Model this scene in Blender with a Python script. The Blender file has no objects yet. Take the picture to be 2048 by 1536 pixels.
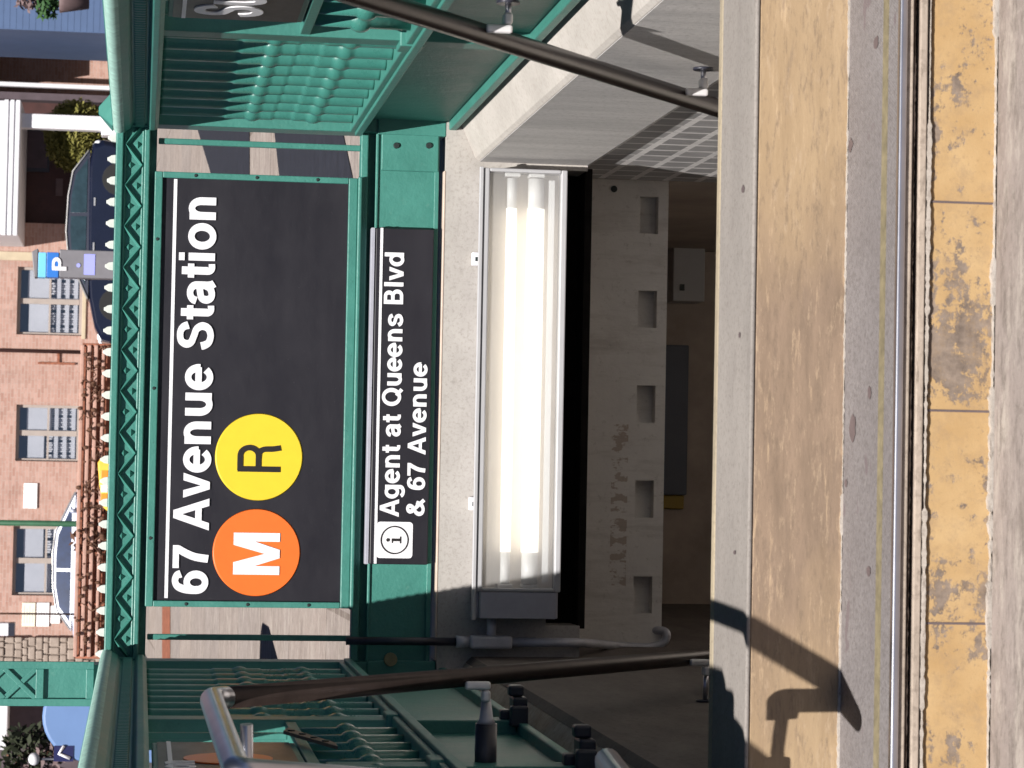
import bpy, bmesh, math, random
from mathutils import Vector, Matrix
random.seed(7)
sc = bpy.context.scene
COL = sc.collection
EYE = 1.5
# ------------------------------------------------------------------ camera
FPX = 5000.0
rho = math.radians(1.35)
r_, u_ = -152.0, 744.0
r0 = math.cos(rho)*r_ - math.sin(rho)*u_
u0 = math.sin(rho)*r_ + math.cos(rho)*u_
th = math.atan(u0/FPX)
psi = math.atan(-r0/FPX*math.cos(th))
Fw = Vector((math.sin(psi)*math.cos(th), math.cos(psi)*math.cos(th), -math.sin(th)))
R0 = Vector((math.cos(psi), -math.sin(psi), 0))
U0 = R0.cross(Fw)
Rt = R0*math.cos(rho) + U0*math.sin(rho)
Up = -R0*math.sin(rho) + U0*math.cos(rho)
cam = bpy.data.cameras.new('camera')
co = bpy.data.objects.new('camera', cam)
COL.objects.link(co)
M = Matrix.Identity(4)
for i in range(3):
    M[i][0] = -Up[i]; M[i][1] = Rt[i]; M[i][2] = -Fw[i]
M[2][3] = EYE
co.matrix_world = M
cam.sensor_width = 36; cam.lens = FPX/2048*36
cam.clip_start = .1; cam.clip_end = 2000
cam.dof.use_dof = True; cam.dof.focus_distance = 8.0; cam.dof.aperture_fstop = 18.0
sc.camera = co

def at(px, py, Y):
    d = Fw*FPX + Rt*((1536-py)-768) + Up*(1024-px)
    d = d*(Y/d.y)
    return Vector((d.x, Y, d.z+EYE))
DY = 8.26
def zx(px, py=768, Y=None): return at(px, py, Y or DY).z
def xy(py, px=500, Y=None): return at(px, py, Y or DY).x

# ------------------------------------------------------------------ materials
def sr(r, g, b):
    f = lambda c: ((c/255+.055)/1.055)**2.4 if c > 10 else c/255/12.92
    return (f(r), f(g), f(b))
class NT:
    def __init__(s, name):
        s.m = bpy.data.materials.new(name); s.m.use_nodes = True
        s.t = s.m.node_tree; s.b = s.t.nodes['Principled BSDF']
        s.tc = s.n('ShaderNodeTexCoord')
    def n(s, typ, **kw):
        nd = s.t.nodes.new(typ)
        for k, v in kw.items(): setattr(nd, k, v)
        return nd
    def l(s, a, b): s.t.links.new(a, b)
    def map(s, scale=(1,1,1), loc=(0,0,0), rot=(0,0,0)):
        mp = s.n('ShaderNodeMapping'); s.l(s.tc.outputs['Object'], mp.inputs[0])
        mp.inputs['Scale'].default_value = scale; mp.inputs['Location'].default_value = loc; mp.inputs['Rotation'].default_value = rot
        return mp.outputs[0]
    def noise(s, scale, detail=4, rough=.6, vec=None, dist=0):
        nd = s.n('ShaderNodeTexNoise'); s.l(vec or s.tc.outputs['Object'], nd.inputs['Vector'])
        nd.inputs['Scale'].default_value = scale; nd.inputs['Detail'].default_value = detail; nd.inputs['Roughness'].default_value = rough
        nd.inputs['Distortion'].default_value = dist
        return nd.outputs['Fac']
    def ramp(s, fac, stops, interp='LINEAR'):
        nd = s.n('ShaderNodeValToRGB'); s.l(fac, nd.inputs[0]); cr = nd.color_ramp; cr.interpolation = interp
        while len(cr.elements) < len(stops): cr.elements.new(.5)
        for e, (p, c) in zip(cr.elements, stops):
            e.position = p; e.color = (c, c, c, 1) if isinstance(c, (int, float)) else (*c, 1)
        return nd.outputs[0]
    def mix(s, fac, a, b, mode='MIX'):
        nd = s.n('ShaderNodeMix', data_type='RGBA', blend_type=mode)
        for sock, v in ((nd.inputs[0], fac), (nd.inputs[6], a), (nd.inputs[7], b)):
            if isinstance(v, (int, float)): sock.default_value = v
            elif isinstance(v, tuple): sock.default_value = (*v, 1)
            else: s.l(v, sock)
        return nd.outputs[2]
    def math(s, op, a, b=0):
        nd = s.n('ShaderNodeMath', operation=op)
        for sock, v in ((nd.inputs[0], a), (nd.inputs[1], b)):
            if isinstance(v, (int, float)): sock.default_value = v
            else: s.l(v, sock)
        return nd.outputs[0]
    def bump(s, h, strength=.3, dist=.01):
        nd = s.n('ShaderNodeBump'); s.l(h, nd.inputs['Height'])
        nd.inputs['Strength'].default_value = strength; nd.inputs['Distance'].default_value = dist
        s.l(nd.outputs[0], s.b.inputs['Normal'])
    def done(s, col=None, rough=.6, metal=0, spec=.5):
        if col is not None:
            if isinstance(col, tuple): s.b.inputs['Base Color'].default_value = (*col, 1)
            else: s.l(col, s.b.inputs['Base Color'])
        if isinstance(rough, (int, float)): s.b.inputs['Roughness'].default_value = rough
        else: s.l(rough, s.b.inputs['Roughness'])
        s.b.inputs['Metallic'].default_value = metal
        s.b.inputs['Specular IOR Level'].default_value = spec
        return s.m
def scale3(c, k): return tuple(min(1, v*k) for v in c)
def plain(name, col, rough=.5, metal=0, var=.12, scale=8, bump=0, bscale=60, spec=.5):
    t = NT(name)
    f = t.noise(scale, 5, .65)
    c = t.mix(t.ramp(f, [(.3, 0.), (.7, 1.)]), scale3(col, 1-var), scale3(col, 1+var))
    if bump: t.bump(t.noise(bscale, 4), bump, .004)
    return t.done(c, rough, metal, spec)

def m_green(rg=.42):
    t = NT('green_paint')
    base = (.042, .178, .146)
    f = t.noise(5, 6, .7)
    c = t.mix(t.ramp(f, [(.3, 0.), (.72, 1.)]), scale3(base, .86), scale3(base, 1.16))
    g = t.noise(38, 6, .75)
    c = t.mix(t.ramp(g, [(.60, 0.), (.72, .5)]), c, (.10, .235, .195))
    g2 = t.noise(70, 5, .7, vec=t.map((1, 1, 1), (3, 1, 7)))
    c = t.mix(t.ramp(g2, [(.66, 0.), (.72, .7)]), c, (.012, .04, .033))
    g3 = t.noise(11, 6, .8, t.map((1, 1, .6), (9, 4, 2)))
    c = t.mix(t.ramp(g3, [(.60, 0.), (.75, .5)]), c, (.022, .095, .078))
    g4 = t.noise(27, 5, .8, t.map((1, 1, .35), (6, 1, 8)))
    c = t.mix(t.ramp(g4, [(.69, 0.), (.74, .55)]), c, (.10, .055, .03))
    t.bump(t.math('ADD', t.noise(90, 5, .6), t.math('MULTIPLY', t.noise(18, 3, .5), 1.4)), .22, .006)
    return t.done(c, t.ramp(f, [(.3, rg), (.7, rg+.12)]), 0, .5)
def m_concrete(name, a, b, dark, streak=(1, 1, 1), scale=3, bs=70, bstr=.25, spots=.6):
    t = NT(name)
    v = t.map(streak)
    f = t.noise(scale, 7, .68, v)
    c = t.mix(t.ramp(f, [(.32, 0.), (.68, 1.)]), a, b)
    g = t.noise(scale*7, 6, .7, v)
    c = t.mix(t.ramp(g, [(.56, 0.), (.75, spots)]), c, dark)
    h = t.noise(bs, 5, .7)
    c = t.mix(t.ramp(h, [(.36, .36), (.50, 0.)]), c, scale3(dark, .9))
    pit = t.ramp(t.noise(bs*2.2, 4, .65, t.map((1, 1, 1), (7, 3, 5))), [(.60, 0.), (.72, .3)])
    c = t.mix(pit, c, scale3(b, 1.22))
    t.bump(h, bstr, .004)
    return t.done(c, .86, 0, .3)
def m_yellow_riser():
    t = NT('worn_yellow_paint')
    f = t.noise(3.2, 7, .72, t.map((1.3, 1, 2.2), (4.3, 0, 0)), .3)
    g = t.noise(38, 6, .75)
    k = t.math('ADD', t.math('MULTIPLY', f, .60), t.math('MULTIPLY', g, .40))
    sep = t.n('ShaderNodeSeparateXYZ'); t.l(t.tc.outputs['Object'], sep.inputs[0])
    wx = t.math('ADD', t.math('DIVIDE', t.math('ADD', sep.outputs[0], .2), 1.6), .4375)
    wear = t.ramp(wx, [(0., 0.), (.2, .0), (.25, .7), (.31, 1.), (.36, .15), (.45, .6), (.5, .25), (.555, .95), (.61, .45), (.68, .05), (.85, .1), (1., .2)])
    k = t.math('SUBTRACT', k, t.math('MULTIPLY', wear, .10))
    m = t.ramp(k, [(.425, 0.), (.455, 1.)])
    y = t.mix(t.ramp(t.noise(9, 5, .6), [(.3, 0.), (.7, 1.)]), (.355, .225, .100), (.435, .297, .150))
    con = t.mix(t.ramp(t.noise(26, 6, .7), [(.3, 0.), (.7, 1.)]), (0.096, 0.072, 0.058), (0.272, 0.212, 0.168))
    c = t.mix(m, con, y)
    d = t.ramp(t.noise(75, 6, .75), [(.56, 0.), (.68, .6)])
    c = t.mix(d, c, (.25, .165, .085))
    d2 = t.ramp(t.noise(20, 6, .8, t.map((1, 1, 1), (3, 2, 1))), [(.49, 0.), (.66, .55)])
    c = t.mix(d2, c, (.27, .185, .11))
    t.bump(t.math('ADD', t.math('MULTIPLY', m, .6), g), .3, .003)
    return t.done(c, .75, 0, .35)
def m_tan_riser():
    t = NT('tan_scuffed_paint')
    sep = t.n('ShaderNodeSeparateXYZ'); t.l(t.tc.outputs['Object'], sep.inputs[0])
    f = t.noise(1.3, 5, .6, t.map((1.2, 1, 2.5), (8.2, 0, 0)))
    # paint is kept towards both ends of the step and worn off where people walk
    mid = t.math('MULTIPLY', t.math('ABSOLUTE', t.math('SUBTRACT', sep.outputs[0], -.12)), .55)
    k = t.math('ADD', mid, t.math('MULTIPLY', f, .55))
    m = t.ramp(k, [(.40, 0.), (.60, 1.)])
    worn = t.mix(t.ramp(t.noise(10, 6, .7, t.map((.5, 1, 3))), [(.3, 0.), (.7, 1.)]), (0.181, 0.129, 0.091), (0.269, 0.191, 0.135))
    yel = t.mix(t.ramp(t.noise(8, 6, .7, t.map((.4, 1, 3))), [(.3, 0.), (.7, 1.)]), (0.289, 0.201, 0.118), (0.379, 0.272, 0.164))
    c = t.mix(m, worn, yel)
    s1 = t.ramp(t.noise(24, 6, .75, t.map((.28, 1, 2.4), (1, 0, 0))), [(.58, 0.), (.70, .6)])
    c = t.mix(s1, c, (0.549, 0.399, 0.255))
    s3 = t.ramp(t.noise(70, 5, .75, t.map((.3, 1, 1.4), (2, 0, 9))), [(.53, 0.), (.66, .5)])
    c = t.mix(s3, c, (0.147, 0.107, 0.077))
    s4 = t.ramp(t.noise(64, 5, .75, t.map((.28, 1, 1.3), (6, 0, 4))), [(.56, 0.), (.68, .55)])
    c = t.mix(s4, c, (0.412, 0.306, 0.206))
    s2 = t.ramp(t.noise(26, 6, .75, t.map((.3, 1, 2.0), (5, 0, 3))), [(.57, 0.), (.72, .55)])
    c = t.mix(s2, c, (0.166, 0.121, 0.091))
    t.bump(t.noise(60, 5, .7, t.map((.4, 1, 1))), .25, .003)
    return t.done(c, .8, 0, .3)
def m_tread():
    t = NT('gritty_grey_tread')
    w = t.n('ShaderNodeTexWave'); t.l(t.map((1, 1, 1), rot=(0, 0, .5)), w.inputs[0]); w.inputs['Scale'].default_value = 55
    w.inputs['Distortion'].default_value = 4; w.inputs['Detail'].default_value = 3
    f = t.noise(3, 6, .7)
    c = t.mix(t.ramp(f, [(.3, 0.), (.7, 1.)]), (0.162, 0.144, 0.144), (0.216, 0.198, 0.198))
    c = t.mix(t.ramp(w.outputs['Fac'], [(.4, 0.), (1., .3)]), c, (.18, .16, .155))
    h_ = t.ramp(t.noise(130, 4, .7), [(.46, 0.), (.62, .6)])
    c = t.mix(h_, c, (.105, .092, .088))
    h2 = t.ramp(t.noise(90, 4, .7, t.map((1, 1, 1), (4, 4, 4))), [(.58, 0.), (.7, .5)])
    c = t.mix(h2, c, (.30, .27, .25))
    g = t.ramp(t.noise(13, 3, .5, t.map((.6, 1, 1))), [(.66, 0.), (.69, .8)])
    c = t.mix(g, c, (.14, .11, .115))
    t.bump(w.outputs['Fac'], .5, .003)
    return t.done(c, .7, 0, .4)
def m_tiles():
    t = NT('white_jointed_wall_tile')
    sep = t.n('ShaderNodeSeparateXYZ'); t.l(t.tc.outputs['Object'], sep.inputs[0])
    cb = t.n('ShaderNodeCombineXYZ'); t.l(sep.outputs[1], cb.inputs[0]); t.l(sep.outputs[2], cb.inputs[1])
    br = t.n('ShaderNodeTexBrick'); t.l(cb.outputs[0], br.inputs['Vector'])
    br.offset = 0; br.inputs['Scale'].default_value = 1
    br.inputs['Brick Width'].default_value = .145; br.inputs['Row Height'].default_value = .117
    br.inputs['Mortar Size'].default_value = .013; br.inputs['Mortar Smooth'].default_value = .15
    br.inputs['Color1'].default_value = (.36, .35, .355, 1); br.inputs['Color2'].default_value = (.48, .465, .47, 1)
    br.inputs['Mortar'].default_value = (.95, .92, .91, 1)
    st = t.ramp(t.noise(30, 4, .6, t.map((1, 3, .5))), [(.45, 0.), (.6, .6)])
    c = t.mix(st, br.outputs['Color'], (.13, .12, .125), 'MULTIPLY')
    c = t.mix(.45, br.outputs['Color'], c)
    return t.done(c, .35, 0, .5)
def m_brick():
    t = NT('pink_brick')
    sep = t.n('ShaderNodeSeparateXYZ'); t.l(t.tc.outputs['Object'], sep.inputs[0])
    cb = t.n('ShaderNodeCombineXYZ'); t.l(t.math('ADD', sep.outputs[0], sep.outputs[1]), cb.inputs[0]); t.l(sep.outputs[2], cb.inputs[1])
    br = t.n('ShaderNodeTexBrick'); t.l(cb.outputs[0], br.inputs['Vector'])
    br.inputs['Scale'].default_value = 1; br.inputs['Brick Width'].default_value = .24; br.inputs['Row Height'].default_value = .085
    br.inputs['Mortar Size'].default_value = .008
    br.inputs['Color1'].default_value = (.33, .18, .138, 1); br.inputs['Color2'].default_value = (.44, .27, .222, 1)
    br.inputs['Mortar'].default_value = (.40, .295, .255, 1)
    f = t.noise(1.2, 6, .7)
    c = t.mix(t.ramp(f, [(.35, 0.), (.7, .35)]), br.outputs['Color'], (.45, .33, .28))
    v = t.ramp(t.noise(6, 5, .7, t.map((1, 1, 3.2))), [(.52, 0.), (.68, .6)])
    c = t.mix(v, c, (.29, .145, .11))
    v2 = t.ramp(t.noise(.6, 5, .7, t.map((2.2, 1, .5), (3, 0, 1))), [(.5, 0.), (.72, .35)])
    c = t.mix(v2, c, (.17, .12, .10))
    t.bump(br.outputs['Fac'], -.3, .01)
    return t.done(c, .85, 0, .3)
def m_beam():
    t = NT('grey_soffit_concrete')
    f = t.noise(4, 7, .7)
    c = t.mix(t.ramp(f, [(.3, 0.), (.7, 1.)]), (.62, .585, .55), (.72, .685, .64))
    # a row of rusty rubbed marks low on the beam
    sep = t.n('ShaderNodeSeparateXYZ'); t.l(t.tc.outputs['Object'], sep.inputs[0])
    zc = t.math('ABSOLUTE', t.math('SUBTRACT', sep.outputs[2], BEAM_MARK_Z))
    band = t.math('LESS_THAN', zc, .03)
    xc = t.math('MULTIPLY', t.math('GREATER_THAN', sep.outputs[0], -.42), t.math('LESS_THAN', sep.outputs[0], .16))
    g = t.ramp(t.noise(30, 3, .6, t.map((1.1, 1, .55))), [(.50, 0.), (.54, .55)])
    k = t.math('MULTIPLY', t.math('MULTIPLY', band, xc), g)
    c = t.mix(k, c, (.26, .15, .08))
    vs_ = t.ramp(t.noise(7, 6, .75, t.map((1.6, 1, .25), (2, 0, 3))), [(.5, 0.), (.72, .5)])
    c = t.mix(vs_, c, (.33, .29, .25))
    fs_ = t.ramp(t.noise(48, 5, .75), [(.58, 0.), (.68, .45)])
    c = t.mix(fs_, c, (.36, .32, .28))
    t.bump(t.noise(60, 5), .3, .004)
    return t.done(c, .85, 0, .3)
def m_leaf(name, a, b):
    t = NT(name)
    f = t.noise(2.2, 5, .7)
    c = t.mix(t.ramp(f, [(.35, 0.), (.65, 1.)]), a, b)
    return t.done(c, .7, 0, .3)
def m_emit(name, col, k):
    t = NT(name)
    t.b.inputs['Emission Color'].default_value = (*col, 1); t.b.inputs['Emission Strength'].default_value = k
    return t.done(col, .4)
def m_clear(name, tint=(.97, .98, .97), amt=.10, milk=0):
    t = NT(name)
    tr = t.n('ShaderNodeBsdfTransparent'); tr.inputs[0].default_value = (*tint, 1)
    gl = t.n('ShaderNodeBsdfGlossy'); gl.inputs['Roughness'].default_value = .08
    mx = t.n('ShaderNodeMixShader'); mx.inputs[0].default_value = amt
    t.l(tr.outputs[0], mx.inputs[1]); t.l(gl.outputs[0], mx.inputs[2])
    out = mx.outputs[0]
    if milk:
        df = t.n('ShaderNodeBsdfDiffuse'); df.inputs[0].default_value = (.86, .83, .82, 1)
        tl = t.n('ShaderNodeBsdfTranslucent'); tl.inputs[0].default_value = (.86, .84, .82, 1)
        m2 = t.n('ShaderNodeMixShader'); m2.inputs[0].default_value = .5; t.l(df.outputs[0], m2.inputs[1]); t.l(tl.outputs[0], m2.inputs[2])
        st = t.ramp(t.noise(5, 5, .7, t.map((.4, 1, 3))), [(.3, milk*.75), (.7, milk*1.3)])
        m3 = t.n('ShaderNodeMixShader'); t.l(st, m3.inputs[0]); t.l(out, m3.inputs[1]); t.l(m2.outputs[0], m3.inputs[2]); out = m3.outputs[0]
    t.l(out, t.t.nodes['Material Output'].inputs[0])
    return t.m
def m_ground():
    t = NT('pavement_concrete')
    sep = t.n('ShaderNodeSeparateXYZ'); t.l(t.tc.outputs['Object'], sep.inputs[0])
    cb = t.n('ShaderNodeCombineXYZ'); t.l(sep.outputs[0], cb.inputs[0]); t.l(t.math('ADD', sep.outputs[1], .95), cb.inputs[1])
    f = t.noise(1.1, 8, .7)
    c = t.mix(t.ramp(f, [(.32, 0.), (.68, 1.)]), (0.230, 0.197, 0.176), (0.302, 0.265, 0.242))
    br = t.n('ShaderNodeTexBrick'); t.l(cb.outputs[0], br.inputs['Vector']); br.offset = .3
    br.inputs['Scale'].default_value = 1; br.inputs['Brick Width'].default_value = 2.6; br.inputs['Row Height'].default_value = 2.1
    br.inputs['Mortar Size'].default_value = .018
    br.inputs['Color1'].default_value = (1.06, 1, .97, 1); br.inputs['Color2'].default_value = (.86, .84, .86, 1); br.inputs['Mortar'].default_value = (.55, .5, .47, 1)
    c = t.mix(1., c, br.outputs['Color'], 'MULTIPLY')
    g = t.ramp(t.noise(17, 7, .75, t.map((.5, 1, 1))), [(.52, 0.), (.72, .7)])
    c = t.mix(g, c, (0.109, 0.090, 0.076))
    g3 = t.ramp(t.noise(70, 6, .8, t.map((.45, 1, 1), (2, 5, 0))), [(.53, 0.), (.66, .55)])
    c = t.mix(g3, c, (0.134, 0.115, 0.101))
    h = t.noise(55, 6, .7)
    c = t.mix(t.ramp(h, [(.56, 0.), (.70, .55)]), c, (0.351, 0.314, 0.279))
    q = t.ramp(t.noise(13, 8, .78, t.map((.35, 1, 1), (8, 1, 0))), [(.50, 0.), (.62, .6)])
    c = t.mix(q, c, (.40, .355, .31))
    q2 = t.ramp(t.noise(24, 8, .8, t.map((.4, 1, 1), (1, 6, 0))), [(.52, 0.), (.64, .65)])
    c = t.mix(q2, c, (.125, .105, .09))
    t.bump(t.math('ADD', h, t.math('MULTIPLY', q2, -.6)), .5, .005)
    return t.done(c, .85, 0, .3)

MT = {}
MT['green'] = m_green()
MT['gloss_green'] = m_green(.25); MT['gloss_green'].name = 'gloss_green_paint'
MT['pale_green'] = plain('pale_green_paint', (.30, .47, .41), .5, 0, .25, 25, .2, 60)
MT['lintel'] = m_concrete('pale_concrete', (0.315, 0.292, 0.270), (0.415, 0.388, 0.360), (0.200, 0.178, 0.158), (1, 1, 1.6), 2.6, 80, .2, .5)
MT['wall'] = m_concrete('board_marked_concrete', (0.414, 0.397, 0.391), (0.564, 0.540, 0.529), (0.276, 0.259, 0.253), (1, 1.6, .22), 4.5, 60, .25, .55)
MT['curb'] = m_concrete('pale_coping_concrete', (0.350, 0.325, 0.300), (0.455, 0.422, 0.392), (0.274, 0.236, 0.198), (1, .6, 1.5), 5, 80, .2, .4)
MT['yellow_riser'] = m_yellow_riser()
MT['tan'] = m_tan_riser()
MT['edgepaint'] = m_concrete('dirty_cream_edge', (.26, .22, .165), (.36, .30, .21), (.16, .13, .10), (.5, 1, 1), 6, 70, .3, .7)
MT['stair'] = m_concrete('stair_concrete', (.58, .53, .48), (.70, .65, .59), (.42, .36, .31), (.4, 1, 1), 5, 80, .25, .4)
MT['tread'] = m_tread()
MT['platform'] = m_concrete('beige_step_top', (0.200, 0.180, 0.166), (0.268, 0.242, 0.222), (0.120, 0.098, 0.086), (.4, 1, 1), 4, 120, .2, .3)
MT['grimy_and_shaded'] = m_concrete('grimy_and_shaded_concrete', (.27, .22, .18), (.42, .35, .29), (.10, .075, .06), (.3, 1, 2), 8, 60, .4, .8)
MT['crack_and_shade'] = plain('black_grime_and_shade', (.012, .010, .009), .95, 0, .3, 20, .3, 60, .1)
MT['darkcon'] = m_concrete('shade_darkened_concrete', (.085, .072, .066), (.14, .12, .108), (.045, .036, .034), (1, .5, 1.5), 5, 50, .3, .6)
MT['chip'] = m_concrete('chipped_mortar', (.33, .29, .25), (.47, .42, .375), (.12, .09, .075), (.35, 1, 1), 12, 60, .4, 1.)
MT['tiles'] = m_tiles()
MT['brick'] = m_brick()
MT['ground'] = m_ground()
MT['asphalt'] = plain('asphalt', (.05, .05, .053), .9, 0, .25, 6, .4, 90, .3)
MT['patch'] = plain('painted_dark_shade', (.018, .019, .027), .8, 0, .25, 9, .3, 90, .3)
def m_sign():
    t = NT('black_sign_enamel')
    f = t.noise(2.2, 6, .7, t.map((1, 1, 2.5)))
    c = t.mix(t.ramp(f, [(.3, 0.), (.75, 1.)]), (.0135, .0125, .017), (.021, .0195, .025))
    d = t.ramp(t.noise(120, 3, .6), [(.70, 0.), (.76, .5)])
    c = t.mix(d, c, (.075, .07, .075))
    e = t.ramp(t.noise(14, 7, .8, t.map((2.2, 1, .5))), [(.62, 0.), (.75, .35)])
    c = t.mix(e, c, (.045, .042, .045))
    t.bump(t.noise(6, 3, .5), .05, .01)
    return t.done(c, t.ramp(f, [(.3, .34), (.7, .5)]), 0, .4)
MT['sign_black'] = m_sign()
MT['white'] = plain('white_lettering', (0.704, 0.695, 0.722), .4, 0, .03, 20)
MT['orange'] = plain('orange_enamel', (0.720, 0.140, 0.022), .4, 0, .04, 20)
MT['yellow'] = plain('yellow_enamel', (0.681, 0.492, 0.029), .4, 0, .03, 20)
MT['black'] = plain('black_lettering', (.014, .012, .012), .45, 0, .1, 20)
MT['rail'] = plain('dark_bronze_rail', (.036, .025, .022), .36, .35, .25, 14, .05, 60)
MT['steel'] = plain('stainless_steel', (.50, .50, .55), .30, 1, .12, 9, .04, 30)
MT['bracket'] = plain('zinc_bracket', (.72, .70, .70), .38, .3, .08, 20)
MT['navy'] = plain('dark_enamel', (.022, .023, .035), .4, 0, .2, 20)
MT['fixwhite'] = plain('fixture_enamel', (0.375, 0.372, 0.385), .4, 0, .05, 10)
MT['fixgrey'] = plain('fixture_grey', (.33, .33, .38), .45, 0, .1, 10)
MT['reflector'] = plain('fixture_reflector', (.72, .66, .61), .3, 0, .05, 6)
MT['lamp'] = m_emit('lit_fluorescent_tube', (1., .94, .84), .85)
MT['lens'] = m_clear('milky_lens', amt=.06, milk=.17)
MT['pipe'] = plain('grey_conduit', (.42, .42, .46), .45, .2, .15, 14)
MT['strip'] = plain('beige_edge_strip', (.50, .40, .33), .6, 0, .12, 9)
MT['hole'] = plain('black_bolt', (.012, .02, .02), .5, 0, .2, 20)
MT['brass'] = plain('dull_brass', (.23, .19, .10), .5, .2, .15, 60)
MT['dirty'] = plain('grimy_interior_paint', (.36, .30, .26), .75, 0, .2, 4, .2, 40)
MT['tooth'] = plain('weathered_white_paint', (0.540, 0.558, 0.513), .55, 0, .12, 30)
MT['rust'] = plain('rust_brown_paint', (.23, .085, .05), .8, 0, .4, 12, .4, 50, .3)
MT['twig'] = plain('dry_brown_stem', (.10, .045, .025), .9, 0, .4, 12)
MT['whitewood'] = plain('white_painted_wood', (0.629, 0.620, 0.646), .5, 0, .06, 4)
MT['darkwood'] = plain('dark_red_brown_wood', (.045, .014, .012), .6, 0, .3, 3)
MT['darkwall'] = plain('dark_plum_wall', (.075, .055, .065), .8, 0, .2, 3)
MT['blue'] = plain('blue_siding', (.066, .108, .21), .6, 0, .08, 2)
MT['bluebox'] = plain('blue_enamel', (0.120, 0.203, 0.390), .45, 0, .06, 3)
MT['navybox'] = plain('navy_sticker', (.012, .014, .07), .4, 0, .1, 3)
MT['carpaint_navy'] = plain('navy_car_paint', (.010, .013, .030), .18, .2, .1, 3, 0, 60, .6)
MT['carpaint_white'] = plain('white_car_paint', (.44, .46, .56), .25, 0, .04, 3)
MT['carglass'] = plain('car_glass', (.018, .035, .045), .08, 0, .3, 5, 0, 60, .8)
MT['bluecarglass'] = plain('blue_tinted_glass', (.012, .025, .07), .1, 0, .3, 5, 0, 60, .8)
MT['tyre'] = plain('tyre_rubber', (.015, .015, .015), .85)
MT['alloy'] = plain('alloy_wheel', (.35, .34, .35), .4, .5)
MT['chrome'] = plain('bright_trim', (.62, .60, .58), .25, .6)
MT['headlight'] = plain('lamp_glass', (.85, .86, .9), .1, 0, .03, 5)
MT['winframe'] = plain('taupe_window_frame', (.33, .28, .25), .6, 0, .08, 5)
MT['blind'] = plain('pale_window_blind', (0.525, 0.517, 0.525), .6, 0, .08, 1.2)
MT['curtain'] = plain('grey_curtain', (.60, .58, .58), .7, 0, .15, 3)
MT['glass'] = m_clear('window_glass', (.93, .94, .96), .08)
MT['stone'] = m_concrete('rubble_stone', (.27, .215, .18), (.36, .295, .25), (.20, .155, .125), (1, 1, 1), 4, 18, .8, .8)
MT['metergrey'] = plain('meter_grey', (.16, .155, .17), .5, 0, .1, 5)
MT['meterblue'] = plain('meter_blue', (.025, .15, .50), .4, 0, .05, 5)
MT['metersky'] = plain('meter_light_blue', (.16, .50, .78), .4, 0, .05, 5)
MT['meterlilac'] = plain('meter_screen_lilac', (.30, .32, .75), .4, 0, .05, 5)
MT['polegreen'] = plain('green_pole_paint', (.03, .10, .05), .5, 0, .2, 9)
MT['plastic_yellow'] = plain('yellow_plastic', (.80, .47, .06), .5, 0, .08, 6)
MT['plastic_orange'] = plain('orange_reflector', (.85, .26, .03), .4, 0, .08, 6)
MT['paper'] = plain('white_notice_board', (.78, .77, .78), .6, 0, .03, 5)
MT['interior'] = plain('lavender_grey_room', (.16, .155, .18), .8, 0, .15, 1)
MT['salmon'] = plain('salmon_paint', (.40, .235, .185), .7, 0, .18, 9, .2, 50)
MT['gum'] = plain('old_gum', (.105, .078, .078), .7, 0, .15, 30)
MT['cream'] = plain('cream_notice_board', (.74, .69, .55), .6, 0, .03, 5)
MT['printgrey'] = plain('grey_print', (.42, .42, .44), .7, 0, .05, 5)
MT['leaf_olive'] = m_leaf('olive_foliage', (.10, .098, .018), (.19, .175, .045))
MT['leaf_dark'] = m_leaf('dark_foliage', (.014, .018, .010), (.035, .042, .02))
MT['leaf_green'] = m_leaf('green_foliage', (.02, .06, .02), (.05, .11, .03))
MT['flower_pink'] = plain('dusty_brown_pot', (.13, .085, .085), .7, 0, .2, 4)
MT['tan_wood'] = plain('tan_trim', (.45, .37, .26), .7, 0, .1, 4)
MT['rustplate'] = plain('brown_perforated_plate', (.22, .15, .10), .7, 0, .2, 14)
MT['bluegrey'] = plain('blue_grey_board', (.09, .10, .13), .6, 0, .1, 3)
MT['yellowtag'] = plain('dull_yellow_tag', (.28, .19, .03), .6, 0, .1, 10)

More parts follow.
